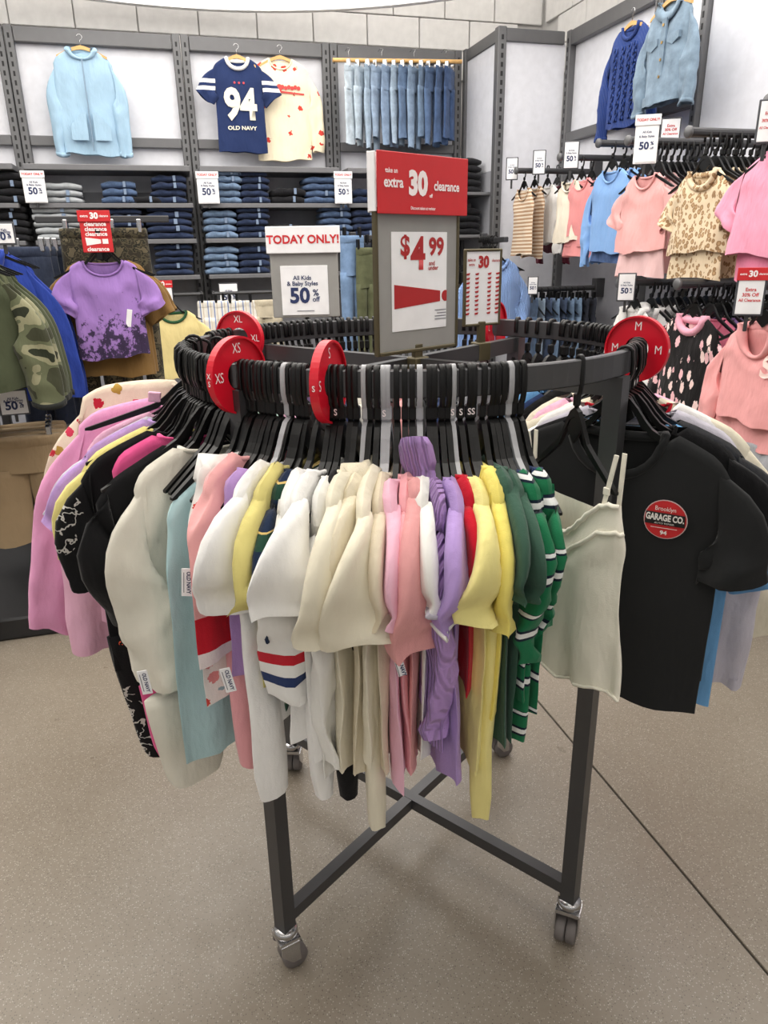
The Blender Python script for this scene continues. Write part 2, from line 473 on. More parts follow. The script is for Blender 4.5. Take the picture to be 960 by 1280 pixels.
def garment(name, label, cat, loc, rz, sp, group=None, tilt=0.0, lean=0.0, hires=False):
    """sp: dictionary of shape values; builds the root Empty and its parts"""
    root = empty(name, loc, rz, label, cat, group)
    if tilt or lean: root.rotation_euler = (lean, -tilt, rz)
    if sp.get('neck') == 'hood': sp.setdefault('nd', .10); sp.setdefault('nw', .068)
    B = Body(sp); g = sp.get; m = sp['mat']; seed = g('seed', 0)
    nu, nv = (22, 30) if hires else (13, 18)
    obj('body', B.mesh(nu, nv), m, root, True)
    st = g('sleeve')
    if st:
        ln = g('sl', .17 if st == 'short' else .42); w1 = g('sw', .085 if st == 'short' else .05)
        for side in (1, -1):
            out = g('so', .05) if side > 0 else g('si', g('so', .05))
            rings = sleeve_rings(B, side, ln, w1, out, g('stw', 0.0)*side, g('sth', .02), g('syo', 0.0), seed*7+side+3, st == 'long')
            mb = MB(); mb.loft(rings); hem_in(mb, rings[-1], rings[-2]); sl = obj('sleeve', mb, g('smat', m), root, True)
            if g('cuff'):
                hi = len(rings)-1; c = MB(); rr = []
                for q in ((hi-1, .55), (hi-1, 0.0), ):
                    pass
                a, b = rings[hi-1], rings[hi]
                cr = [[lerp(p, r, t) for p, r in zip(a, b)] for t in (g('cuft', .3), 1.02)]
                cc = [sum(r, Vector())/len(r) for r in cr]
                cr = [[k_+(p-k_)*1.09 for p in r] for r, k_ in zip(cr, cc)]
                cr = [[k_*1.0+(p-k_)*.9 for p, k_ in zip(cr[0], [cc[0]]*len(cr[0]))]]+cr+[[cc[1]+(p-cc[1])*.85 for p in cr[1]]]
                c.loft(cr); obj('cuff', c, g('cuff'), sl, True)
    nk = g('neck', 'rib')
    if nk == 'rib':
        r = g('nr', .0055); mb = MB(); mb.tube(B.neckline(), r, 6, loop=True); obj('collar', mb, g('nmat', m), root, True)
    elif nk == 'collar':
        pts = B.neckline(12, 1.05); mb = MB()
        mb.sweep(pts, [(-.004, .02), (.004, .022), (.02, -.02), (.012, -.024)], loop=True); obj('collar', mb, g('nmat', m), root, True)
    elif nk == 'hood':
        pts = B.neckline(12, 1.12); rings = []; n = len(pts)
        for i, p in enumerate(pts):
            back = p.y > 0; fr = abs(p.x)/B.nw; rad = lerp(.045, .022, fr) if back else lerp(.009, .02, fr**2)
            d = (pts[(i+1) % n]-pts[i-1]).normalized(); s_ = d.cross(Vector((0, 0, 1))).normalized()
            up = s_.cross(d)
            cen = p+Vector((0, lerp(.04, .01, fr) if back else -.006, lerp(.012, .004, fr) if back else -.002))
            rings.append([cen+s_*(rad*math.cos(2*math.pi*k/10))+up*(rad*.75*math.sin(2*math.pi*k/10)) for k in range(10)])
        rings.append(rings[0]); mb = MB(); mb.loft(rings); obj('hood', mb, g('nmat', m), root, True)
    for (x, z0, z1, w0, w1, mt, pt) in g('legs', []):
        obj('trouser_leg', ftube(leg_rows(x, g('ly', 0.0), z0, z1, w0, w1, g('lth', .017), pointed=pt), 16, seed+int(x*100), .004), mt, root, True)
    for i, (z0, z1, w0, w1, mt) in enumerate(g('under', [])):
        obj('bottoms', ftube([(0, .008, lerp(z0, z1, t/8), lerp(w0, w1, t/8), .016) for t in range(9)], 22, seed+i, .007, 45), mt, root, True)
    for (x, z, w, h, mt, rot) in g('tags', []):
        y = B.surf(x, z)-.006
        o = obj('price_tag', MB().bbox(-w/2, w/2, -.0012, .0012, -h/2, h/2, .001), mt, root); o.location = (x, y, z); o.rotation_euler = (0, rot, 0)
    root_b[root.name] = B
    return root
root_b = {}

def decal_text(root, s, size, x, z, mat, bold=.02, sx=1.0, off=.003, name='lettering'):
    """flat print laid on the front of a garment"""
    B = root_b[root.name]; me = text_mesh(s, size, bold, sx).copy(); me.materials.clear(); me.materials.append(mat)
    for v in me.vertices:
        X, Z = v.co.x+x, v.co.z+z
        v.co = Vector((X, B.surf(X, Z)-off, Z))
    me.update(); return link(name, me, mat, root)
def decal_poly(root, name, rings, mat, off=.0025):
    B = root_b[root.name]; mb = MB()
    mb.loft([[Vector((x, B.surf(x, z)-off, z)) for x, z in r] for r in rings])
    n = len(rings[-1]); mb.f.append(tuple(len(mb.v)-n+i for i in range(n)))
    return obj(name, mb, mat, root)
def disc_rings(cx, cz, r, n=24, steps=(1, .7, .4, .15)):
    return [[(cx+r*s*math.cos(2*math.pi*k/n), cz+r*s*math.sin(2*math.pi*k/n)) for k in range(n)] for s in steps]

def trousers(name, label, cat, loc, rz, w, L, mat, th=.02, group=None, seed=0, wmat=None, flare=1.0, band=True):
    """pair of trousers hung by the waist; origin at the waistband"""
    root = empty(name, loc, rz, label, cat, group)
    hip = L*.3
    obj('seat', ftube([(0, 0, lerp(0, -hip, t/5), lerp(w*.92, w, t/5), lerp(th*.7, th, t/5)) for t in range(6)], 20, seed, .004), mat, root, True)
    for s in (-1, 1):
        obj('trouser_leg', ftube(leg_rows(s*w*.5, 0, -hip*.9, -L, w*.52, w*.40*flare, th, bend=s*w*.05), 16, seed+3+s, .005), mat, root, True)
    if band:
        obj('waistband', ftube([(0, 0, .012, w*.90, th*.75), (0, 0, .0, w*.94, th*.85), (0, 0, -.028, w*.95, th*.85), (0, 0, -.032, w*.92, th*.7)], 20, seed, .001), wmat or mat, root, True)
    return root

# ------------------------------------------------------------------ hangers (local frame as garments: x = arm direction, z = 0 at neck side level)
def hanger_meshes(half=.205, drop=.062, hook_h=.135, rod=(.012, .042), bandw=.0085):
    """hook clears a rail whose top is hook_h above z=0"""
    hook = MB(); pts = []
    rx = .0165; top = hook_h+.003
    # from the free end on the far side, over the rail and down to the neck
    pts = [(-rx, 0, top-.034), (-rx*1.02, 0, top-.022), (-rx*.9, 0, top-.010)]
    for a in (150, 120, 90, 60, 30):
        pts.append((rx*math.cos(R_(a)), 0, top-.012+.014*math.sin(R_(a))))
    pts += [(rx*1.02, 0, top-.025), (rx, 0, top-.042), (rx*.75, 0, top-.054), (.002, 0, top-.064), (0, 0, top-.085)]
    b = bandw/2
    hook.sweep(pts, [(-b, -.0022), (b, -.0022), (b, .0022), (-b, .0022)], up=(0, 1, 0.001)) if False else None
    rings = []
    P = [Vector(p) for p in pts]
    for i, p in enumerate(P):
        d = (P[min(i+1, len(P)-1)]-P[max(i-1, 0)]).normalized(); nrm = Vector((-d.z, 0, d.x))
        rings.append([p+nrm*a+Vector((0, c, 0)) for a, c in ((-.0026, -b), (.0026, -b), (.0026, b), (-.0026, b))])
    hook.loft(rings, cap=True)
    body = MB()
    zc = top-.075
    def arm_c(u): return zc*(1-u)**2.2*.98 + (-drop)*(u**1.25)*1.0 + (.022 if False else 0)
    for s in (1, -1):
        rings = []
        for i in range(15):
            u = i/14; x = s*half*(u**.9); z = lerp(zc-.006, -.004, sm(u*2.9)) if u < .345 else -.004-(abs(x)-.075)*.46
            h = lerp(.015, .009, u); t = lerp(.0045, .0042, u)
            if i == 14: h *= .5
            rings.append([(x, -t, z-h), (x, t, z-h), (x, t, z), (x, -t, z)])
        body.loft(rings, cap=True)
    body.prism([(-.03, .018), (0, -.004), (.03, .018), (.012, zc-.012), (-.012, zc-.012)], -.0026, .0026)
    tab = MB(); tab.bbox(-.009, .009, -.0055, .0055, top-.079, top-.058, .002)
    return hook.mesh('hook', True), body.mesh('arms'), tab.mesh('size_tab')

def hanger_kind(meshes, mats):
    root = empty('clothes_hanger', (0, 0, -50))
    for nm, me, mt in zip(('hook', 'arms', 'size_tab'), meshes, mats): link(nm, me, mt, root)
    return root

def folded_mesh(w, d, h, seed):
    """folded jeans: a soft slab, thick rounded fold at the front (-y), origin at bottom front centre"""
    rnd = random.Random(seed); rings = []; n = 12
    for i in range(9):
        u = i/8*2-1; hh = h*(1-.25*abs(u)**4)*rnd.uniform(.96, 1.04); ww = w/2*u; ring = []
        dz = rnd.uniform(-.002, .002); dy = rnd.uniform(-.004, .004)
        for k in range(n):
            f = 2*math.pi*k/n; c, s = math.cos(f), math.sin(f)
            y = d/2+dy-d/2*math.copysign(abs(c)**.45, c)*(1-.05*abs(u)**3); z = hh/2+hh/2*math.copysign(abs(s)**.6, s)+ (dz if s > 0 else 0)
            z += .004*math.sin(6*u+seed)*(s > .2)
            ring.append((ww, y, z))
        rings.append(ring)
    mb = MB(); mb.loft(rings, cap=True); return mb.mesh('folded_jeans', True)
# ------------------------------------------------------------------ shared materials
WHITE_PANEL = plain('white_panel', (218, 219, 226), .45)
GREY_METAL = plain('grey_metal', (101, 101, 103), .45, .3, grain=.04)
DARK_METAL = plain('dark_metal', (70, 70, 72), .42, .5)
SLOT = plain('slot_dark', (28, 28, 30), .7)
GREY_PANEL = plain('grey_panel', (150, 151, 158), .6)
SHELF = plain('shelf_grey', (112, 112, 115), .5, .2)
BLACK_PL = plain('black_plastic', (9, 9, 10), .38, 0, .35)
BLACK_SOFT = plain('black_plastic_matt', (14, 14, 15), .5, 0, .3)
CLEAR_PL = plain('clear_plastic', (165, 166, 170), .25)
CHROME = plain('chrome', (190, 190, 192), .22, 1.0)
WOOD = plain('pale_wood', (214, 168, 104), .5, grain=.18)
RED = plain('sign_red', (205, 38, 44), .45)
RED_PL = plain('divider_red', (214, 20, 44), .35)
DKRED = plain('print_red', (176, 36, 38), .5)
PAPER = plain('paper_white', (244, 244, 246), .55)
INK = plain('ink_navy', (38, 52, 96), .55)
INKGREY = plain('ink_grey', (110, 112, 120), .55)
SIGN_GREY = plain('sign_grey', (152, 151, 148), .5)
SIGN_EDGE = plain('sign_edge_bronze', (92, 84, 62), .4, .4)
SIGN_DARK = plain('sign_edge_dark', (70, 72, 78), .5)
WHITEINK = plain('white_ink', (250, 240, 240), .5)

def make_floor_mat():
    k = NT('polished_concrete'); v = k.coord()
    a = k.noise(v, 1.1, 5.0, .6); b = k.noise(v, 60.0, 3.0, .7); c = k.vor(v, 230.0); d = k.noise(v, 7.0, 4.0, .6)
    base = k.ramp(a, [(.25, lin((126, 116, 103))), (.75, lin((151, 142, 129)))])
    base = k.mix(k.math('MULTIPLY', d, .35), base, lin((128, 118, 104)))
    base = k.mix(k.math('MULTIPLY', k.math('SUBTRACT', b, .35), .7), base, lin((118, 106, 92)))
    hue = k.sep(c.outputs['Color'])[0]
    chip = k.math('MULTIPLY', k.math('LESS_THAN', c.outputs['Distance'], .34), k.math('GREATER_THAN', hue, .72))
    base = k.mix(k.math('MULTIPLY', chip, .55), base, lin((196, 190, 178)))
    chip2 = k.math('MULTIPLY', k.math('LESS_THAN', c.outputs['Distance'], .34), k.math('LESS_THAN', hue, .22))
    base = k.mix(k.math('MULTIPLY', chip2, .55), base, lin((74, 64, 54)))
    k.l(base, k.b.inputs['Base Color'])
    k.l(k.ramp(d, [(.3, (.27, .27, .27, 1)), (.7, (.40, .40, .40, 1))]), k.b.inputs['Roughness'])
    k.b.inputs['Specular IOR Level'].default_value = .5
    return k.m
CONCRETE = make_floor_mat()
BLOCK = plain('painted_block', (226, 224, 222), .75)
MORTAR = plain('mortar_joint', (196, 194, 192), .85)

# ------------------------------------------------------------------ floor, walls, ceiling
YB, XR, YP, XS_ = 5.64, 2.748, 5.05, 2.272        # back fixture face, right wall face, corner panel, corner return
fl = struct(obj('floor', MB().box(-8, 6, -6, 8, -.12, -.006), plain('joint_dark', (60, 56, 50), .8)))
jx = on_z(665, 875, 0).x; jx2 = on_z(960, 1205, 0).x; JX = (jx+jx2)/2
JY = on_z(30, 714, 0).y
xs = [-8, JX-3.6, JX, JX+3.6, 6]; ys = [-6, JY-3.6, JY, 8]
for i in range(4):
    for j in range(3):
        obj('slab', MB().bbox(xs[i]+.003, xs[i+1]-.003, ys[j]+.003, ys[j+1]-.003, -.05, 0.0, .002), CONCRETE, fl)

bw = struct(obj('wall_back', MB().box(-8, 3.2, 5.93, 6.1, 0, 4.6), MORTAR))
rw = struct(obj('wall_right', MB().box(3.02, 3.2, -2, 5.93, 0, 4.6), MORTAR))
blk = MB().bbox(-.196, .196, 0, .03, -.096, .096, .004).mesh('block')
blk.materials.append(BLOCK)
for r in range(5):
    z = 2.74+.1+r*.2
    for c in range(13):
        x = -2.0+c*.4+(.2 if r % 2 else 0)
        if x < 2.85: o = link('block', blk, None, bw); o.location = (x, 5.905, z)
    for c in range(8):
        y = 5.65-c*.4-(.2 if r % 2 else 0)
        o = link('block', blk, None, rw); o.location = (2.995+.0, y, z); o.rotation_euler = (0, 0, -math.pi/2)
struct(obj('ceiling', MB().box(-8, 3.2, -6, 6.1, 4.6, 4.7), plain('ceiling_white', (232, 232, 232), .8)))

# suspended luminous ceiling disc over the aisle
edge = CAM + ray(220, 12)*(1.52/ray(220, 12).z)
CR = 2.7
hd = Vector((ray(150, 14).x, ray(150, 14).y, 0)).normalized()
cc = Vector((edge.x, edge.y, 0))-hd*CR; CZ = edge.z
cl = empty('ceiling_disc', (cc.x, cc.y, CZ), 0, 'large round white luminous disc hung from the ceiling at the top', 'ceiling light')
obj('rim', MB().lathe([(CR-.05, -.0), (CR, 0), (CR, .22), (CR-.05, .22), (CR-.05, 0)], 96), plain('disc_rim', (242, 242, 242), .6), cl, True)
obj('diffuser', MB().lathe([(0, .03), (CR-.05, .03), (CR-.05, .20), (0, .20)], 96), emit('disc_glow', (255, 250, 242), CLOUD_E), cl)
for s in range(4):
    a = math.pi/4+s*math.pi/2
    obj('suspension_rod', MB().cyl((1.8*math.cos(a), 1.8*math.sin(a), .2), (1.8*math.cos(a), 1.8*math.sin(a), 4.6-CZ), .012, 8), GREY_METAL, cl)
LIGHT = emit('strip_light', (255, 248, 238), CEIL_E)
n_ = 0
for iy, y in enumerate((-4.2, -2.2, 3.6)):
    for ix, x in enumerate((-5.6, -3.6, 1.9) if y > 0 else (-5.6, -2.9, -.2, 2.2)):
        t = empty('strip_light', (x, y, 4.5), 0, 'long white ceiling strip light above the sales floor', 'ceiling light', 'strip lights on the ceiling')
        obj('housing', MB().bbox(-.65, .65, -.16, .16, .02, .1, .01), plain('light_housing', (235, 235, 235), .5), t)
        obj('diffuser', MB().bbox(-.62, .62, -.14, .14, 0, .02, .004), LIGHT, t)

# ------------------------------------------------------------------ wall fixture bays
slot_mesh = None
def post(parent, x, y0, z0, z1, w=.05, d=.05, face='y'):
    """slotted upright, front face at y0"""
    p = obj('upright', MB().bbox(x-w/2, x+w/2, y0, y0+d, z0, z1, .004), GREY_METAL, parent)
    mb = MB(); z = z0+.05
    while z < z1-.04:
        mb.box(x-.006, x+.006, y0-.0015, y0+.002, z, z+.028); z += .052
    s = obj('slots', mb, SLOT, p); s['kind'] = 'stuff'
    return p
ZT = 2.86; ZM0, ZM1 = 2.205, 2.265
COLX = [-1.87, -.81, .254, 1.255, 2.24]
zc0 = on_y(200, 209, 5.34).z; zs = [on_y(200, 254, 5.34).z, on_y(200, 299, 5.34).z, on_y(200, 345, 5.34).z]
bayname = ['far left bay', 'bay under the pale blue hoodie', 'bay under the navy jersey', 'bay under the hanging jeans']
for b in range(4):
    x0, x1 = COLX[b], COLX[b+1]
    t = empty('shelving_bay', ((x0+x1)/2, YB, 0), 0, 'grey slotted wall shelving, '+bayname[b], 'shelving')
    w = (x1-x0)/2
    post(t, -w+.028, 0, 0, ZT+.02); post(t, w-.028, 0, 0, ZT+.02)
    obj('top_rail', MB().bbox(-w+.055, w-.055, .004, .05, ZT-.07, ZT+.015, .004), GREY_METAL, t)
    obj('middle_rail', MB().bbox(-w+.055, w-.055, .004, .05, ZM0, ZM1, .004), GREY_METAL, t)
    obj('white_panel', MB().bbox(-w+.045, w-.045, .05, .07, ZM1-.01, ZT-.05, .002), WHITE_PANEL, t)
    obj('white_panel', MB().bbox(-w+.045, w-.045, .05, .07, 1.93, ZM0+.01, .002), WHITE_PANEL, t)
    obj('grey_panel', MB().bbox(-w+.045, w-.045, .05, .07, .2, 1.93, .002), GREY_PANEL, t)
    obj('canopy_shelf', MB().bbox(-w+.03, w-.03, -.30, .05, zc0-.022, zc0+.012, .003), SHELF, t)
    for z in zs:
        s = obj('shelf', MB().bbox(-w+.03, w-.03, -.30, .05, z-.028, z, .003), SHELF, t)
        for sx in (-1, 1): obj('bracket', MB().prism([(sx*(w-.04)-.004, z-.03), (sx*(w-.04)+.004, z-.03), (sx*(w-.04)+.004, z-.09), (sx*(w-.04)-.004, z-.09)], -.02, .05), DARK_METAL, s)
    RZ_ = on_y(283, 378, 5.2).z+.06
    obj('hang_rail', MB().cyl((-w+.03, 5.2-YB, RZ_), (w-.03, 5.2-YB, RZ_), .012, 10), DARK_METAL, t)
    for sx in (-1, 1): obj('rail_bracket', MB().bbox(sx*(w-.04)-.008, sx*(w-.04)+.008, 5.19-YB, .02, RZ_-.015, RZ_+.015, .003), DARK_METAL, t)
    obj('base_deck', MB().bbox(-w+.02, w-.02, -.36, .05, 0, .16, .005), DARK_METAL, t)
# corner return and corner panel
t = empty('corner_paneling', ((XS_+XR)/2, YP, 0), 0, 'tall white panels in grey framing stepping out at the room corner', 'wall panel')
hw_ = (XR-XS_)/2
obj('upright', MB().bbox(-hw_-.03, -hw_+.03, -.03, .03, 0, ZT+.02, .004), GREY_METAL, t)
mb = MB(); z = .1
while z < ZT-.05: mb.box(-hw_-.008, -hw_+.008, -.032, -.028, z, z+.028); z += .052
s_ = obj('slots', mb, SLOT, t); s_['kind'] = 'stuff'
obj('upright', MB().bbox(-hw_-.03, -hw_+.02, YB-YP-.05, YB-YP, 0, ZT+.02, .004), GREY_METAL, t)
obj('top_rail', MB().bbox(-hw_+.03, hw_-.02, -.02, .02, ZT-.06, ZT+.015, .004), GREY_METAL, t)
obj('top_rail', MB().bbox(-hw_-.02, -hw_+.02, .03, YB-YP-.05, ZT-.06, ZT+.015, .004), GREY_METAL, t)
obj('white_panel', MB().bbox(-hw_+.02, hw_, .0, .02, .15, ZT-.05, .002), WHITE_PANEL, t)
obj('white_panel', MB().bbox(-hw_-.01, -hw_+.01, .03, YB-YP-.04, zc0-.02, ZT-.05, .002), WHITE_PANEL, t)
obj('grey_panel', MB().bbox(-hw_-.01, -hw_+.01, .03, YB-YP-.04, .15, zc0-.02, .002), GREY_PANEL, t)
# right wall bays
ya, yb_ = on_x(815, 120, XR).y, on_x(872, 120, XR).y
ry = [YP, ya, yb_, .4]
for b in range(3):
    y0, y1 = ry[b], ry[b+1]; t = empty('wall_bay', (XR, (y0+y1)/2, 0), -math.pi/2,
        ['grey framed white wall bay behind the blue sweater', 'narrow grey framed white wall bay behind the denim jacket', 'plain white wall bay at the right edge'][b], 'wall panel')
    w = (y0-y1)/2
    if b < 2:
        post(t, -w+.028, 0, 0, ZT+.02); post(t, w-.028, 0, 0, ZT+.02)
        obj('top_rail', MB().bbox(-w+.055, w-.055, .004, .05, ZT-.07, ZT+.015, .004), GREY_METAL, t)
        obj('middle_rail', MB().bbox(-w+.055, w-.055, .004, .05, ZM0, ZM1, .004), GREY_METAL, t)
        obj('white_panel', MB().bbox(-w+.045, w-.045, .05, .07, ZM1-.01, ZT-.05, .002), WHITE_PANEL, t)
        obj('white_panel', MB().bbox(-w+.045, w-.045, .05, .07, 1.75, ZM0+.01, .002), WHITE_PANEL, t)
    else:
        obj('white_panel', MB().bbox(-w, w-.045, .03, .07, 1.75, 4.2, .002), WHITE_PANEL, t)
    obj('grey_panel', MB().bbox(-w+.045, w-.045, .05, .07, .1, 1.75, .002), GREY_PANEL, t)
    obj('base_deck', MB().bbox(-w, w, -.45, .05, 0, .14, .006), DARK_METAL, t)

# ------------------------------------------------------------------ folded jeans on the shelves
D = {'black': denim('black', (26, 26, 30), .2), 'light': denim('light_grey', (168, 172, 176), .25), 'blue': denim('blue', (112, 134, 162), .45),
     'dark': denim('dark', (42, 54, 82), .5), 'mid': denim('mid', (78, 98, 130), .45)}
DW = {'black': 'black', 'light': 'pale grey', 'blue': 'faded blue', 'dark': 'dark indigo', 'mid': 'mid blue'}
STK = plain('size_sticker', (128, 146, 172), .3)
fmesh = {}
for c in D:
    for k in range(3):
        me = folded_mesh(.225, .22, .046, k*7+len(c)); me.materials.append(D[c]); fmesh[(c, k)] = me
stick = MB().bbox(-.009, .009, -.003, .004, .005, .04, .001).mesh('size_sticker'); stick.materials.append(STK)
stacks = [ # (pixel x, shelf, count, colour, width scale, height scale, where)
 (12, 0, 4, 'black', 1.1, 1.0, 'left edge of the upper shelf'), (77, 0, 3, 'light', 1.15, .9, 'upper shelf, beside the left card'),
 (150, 0, 3, 'mid', .95, 1.0, 'upper shelf, below the pale blue hoodie'), (181, 0, 1, 'black', .9, 1.0, 'upper shelf, between two blue stacks'),
 (213, 0, 4, 'dark', 1.0, .95, 'upper shelf, left of the second upright'), (286, 0, 5, 'blue', .8, .95, 'upper shelf, right of the middle sign'),
 (319, 0, 5, 'dark', .85, .93, 'upper shelf, below the navy jersey'), (361, 0, 2, 'black', 1.0, 1.1, 'upper shelf, below the cream sweatshirt'),
 (400, 0, 4, 'mid', 1.0, .95, 'upper shelf, left of the third sign'), (457, 0, 2, 'dark', .8, 1.1, 'upper shelf, left of the red topper'),
 (12, 1, 5, 'black', 1.05, .95, 'left edge of the middle shelf'), (76, 1, 5, 'light', 1.25, .9, 'middle shelf, left of the red clearance card'),
 (158, 1, 5, 'dark', 1.05, .85, 'middle shelf, right of the red clearance card'), (214, 1, 5, 'dark', 1.3, .95, 'middle shelf, left of the second upright'),
 (277, 1, 4, 'blue', .95, 1.0, 'middle shelf, right of the second upright'), (318, 1, 5, 'dark', .95, .9, 'middle shelf, behind the today only topper'),
 (356, 1, 2, 'black', 1.0, 1.0, 'middle shelf, just above the today only sign'), (421, 1, 5, 'mid', .95, .95, 'middle shelf, right of the today only sign'), (457, 1, 4, 'dark', .85, 1.0, 'middle shelf, left of the price sign'),
 (219, 2, 5, 'dark', 1.1, .9, 'lower shelf, left of the second upright'), (279, 2, 4, 'blue', 1.0, 1.0, 'lower shelf, right of the second upright'),
 (319, 2, 4, 'dark', .95, 1.0, 'lower shelf, left of the today only sign')]
rj = random.Random(3)
for (px, sh, n, c, wsx, hsx, where) in stacks:
    p = on_y(px, [250, 296, 342][sh], 5.40); z = zs[sh]+.001
    for i in range(n):
        k = rj.randrange(3)
        o = link('folded_jeans', fmesh[(c, k)], None, None, (p.x+rj.uniform(-.008, .008), 5.40-.03+rj.uniform(-.012, .012), z))
        o.scale = (wsx, 1, hsx); o.rotation_euler = (0, 0, rj.uniform(-.05, .05))
        pos = 'only pair' if n == 1 else ('bottom pair' if i == 0 else ('top pair' if i == n-1 else ordinal(i+1)+' from the bottom'))
        tag(o, 'folded %s jeans, %s, %s' % (DW[c], pos, where), 'jeans', 'folded jeans on the wall shelves')
        if rj.random() < .35: z += .046*hsx*.985; continue
        s = link('size_sticker', stick, None, o); s.location = (.035+rj.uniform(-.006, .006), .0, .002)
        z += .046*hsx*.985
# black stacks on shelves inside the corner return
crt = [(1.90, 5), (1.62, 4)]
for j, (zz, n) in enumerate(crt):
    q = on_y(593, 250, 5.42)
    s = obj('corner_shelf', MB().bbox(XS_-.30, XS_-.01, 5.12, 5.58, zz-.02, zz, .003), SHELF); tag(s, 'short grey shelf in the corner return, %s' % ('upper' if j == 0 else 'lower'), 'shelf')
    for i in range(n):
        o = link('folded_jeans', fmesh[('black', i % 3)], None, None, (XS_-.17, 5.2, zz+.001+i*.0455))
        o.scale = (1.1, 1, 1)
        tag(o, 'folded black trousers, %s on the %s corner shelf' % (ordinal(i+1)+' from the bottom', 'upper' if j == 0 else 'lower'), 'trousers', 'black folded trousers in the corner')

# ------------------------------------------------------------------ signs
def sign_card(label, pos, rz, w, h, kind, group=None, stem=.03, name='sale_sign'):
    """small price card: frame, sheet, header and lettering; pos = centre"""
    t = empty(name, pos, rz, label, 'sign', group)
    obj('frame', MB().bbox(-w/2, w/2, -.003, .004, -h/2, h/2, .002), SIGN_DARK if kind not in ('today',) else PAPER, t)
    obj('sheet', MB().bbox(-w/2+.006, w/2-.006, -.005, -.002, -h/2+.006, h/2-.006, .001), PAPER, t)
    y = -.0062
    if kind in ('today', 'fifty'):
        if kind == 'today':
            obj('header', MB().bbox(-w/2-.004, w/2+.004, -.009, -.002, h*.30, h*.52, .001), PAPER, t)
            lettering(t, 'TODAY ONLY!', w*.145, 0, h*.41, -.0102, RED, .03)
        lettering(t, 'All Kids', w*.12, 0, h*.16, y, INK, .02); lettering(t, '& Baby Styles', w*.12, 0, h*.07, y, INK, .02)
        lettering(t, '50', w*.42, -w*.09, -h*.13, y, INK, .035)
        lettering(t, '%', w*.2, w*.25, -h*.08, y, INK, .03); lettering(t, 'off', w*.13, w*.25, -h*.18, y, INK, .02)
    elif kind == 'extra':
        obj('header', MB().bbox(-w/2-.002, w/2+.002, -.008, -.002, h*.24, h*.5, .001), RED, t)
        lettering(t, '30', w*.3, 0, h*.37, -.0092, WHITEINK, .04); lettering(t, 'extra', w*.11, -w*.32, h*.37, -.0092, WHITEINK, .02); lettering(t, 'clearance', w*.10, w*.335, h*.37, -.0092, WHITEINK, .02, .75)
        lettering(t, 'Extra', w*.17, 0, h*.05, y, RED, .02); lettering(t, '30% Off', w*.17, 0, -h*.06, y, RED, .02); lettering(t, 'All Clearance', w*.15, 0, -h*.17, y, RED, .02, .9)
    elif kind == 'extra_plain':
        lettering(t, 'Extra', w*.18, 0, h*.18, y, RED, .02); lettering(t, '30% Off', w*.18, 0, h*.02, y, RED, .02); lettering(t, 'All Clearance', w*.15, 0, -h*.14, y, RED, .02, .9)
    if stem: obj('clip', MB().bbox(-.006, .006, .004, .012, -h/2-stem, -h/2+.02, .002), DARK_METAL, t)
    return t
def card_px(label, px, py, X=None, Y=None, wpx=26, hpx=36, kind='today', rz=0.0, stem=None, group=None):
    p = on_y(px, py, Y) if Y is not None else on_x(px, py, X)
    dep = (p-CAM).dot(FW); k = dep/F_PX
    return sign_card(label, p, rz, wpx*k, hpx*k, kind, group, stem if stem is not None else (.03 if Y is not None else .05))
card_px('white today only fifty percent card on the far left of the upper shelf', 43, 234, Y=5.31)
card_px('white today only fifty percent card on the upper shelf under the jersey', 260, 235, Y=5.31)
card_px('white today only fifty percent card on the upper shelf beside the red topper', 429, 235, Y=5.31, wpx=22)
card_px('white fifty percent card above the striped shorts', 286, 368, Y=5.2, wpx=24, hpx=27, kind='fifty')
card_px('small red headed extra thirty percent card above the yellow ringer tee', 203, 368, Y=5.1, wpx=26, hpx=33, kind='extra')
# ------------------------------------------------------------------ plain hangers shared by the shop
HM = hanger_meshes()
hang_black = hanger_kind(HM, (BLACK_PL, BLACK_PL, BLACK_SOFT))
HM2 = tuple(m.copy() for m in HM)
for m in HM2: m.materials.clear()
hang_clear = hanger_kind(HM2, (CLEAR_PL, CLEAR_PL, CLEAR_PL))
_used = set()
def place_hanger(kind, loc, rz, label, group=None, tilt=0.0, lean=0.0, scale=1.0):
    if kind.name not in _used:
        o = kind; _used.add(kind.name)
    else: o = copy_tree(kind)
    o.location = loc; o.rotation_euler = (lean, -tilt, rz); o.scale = (scale, scale, scale) if scale != 1 else (1, 1, 1)
    tag(o, label, 'hanger', group); return o
# wooden display hanger
def wood_hanger(label, loc, rz, half=.17):
    t = empty('wooden_hanger', loc, rz, label, 'hanger', 'pale wooden display hangers')
    rings = []
    for i in range(13):
        u = i/12*2-1; z = .012-.055*abs(u)**1.4; h = .011*(1-.4*abs(u)); rings.append([(half*u, -.006, z-h), (half*u, .006, z-h), (half*u, .006, z+h), (half*u, -.006, z+h)])
    obj('bar', MB().loft(rings, cap=True), WOOD, t, False)
    pts = [(0, 0, .02), (0, 0, .05)]+[(.016*math.sin(R_(a))*1.0, 0, .068-.016*math.cos(R_(a))) for a in range(20, 300, 28)]
    obj('hook', MB().tube(pts, .002, 6, up=(0, 1, 0)), CHROME, t, True)
    return t

F = fabric
# ------------------------------------------------------------------ wall display garments
def px_scale(p): return (p-CAM).dot(FW)/F_PX
def wall_item(px, py, Y=None, X=None):
    return on_y(px, py, Y) if Y is not None else on_x(px, py, X)
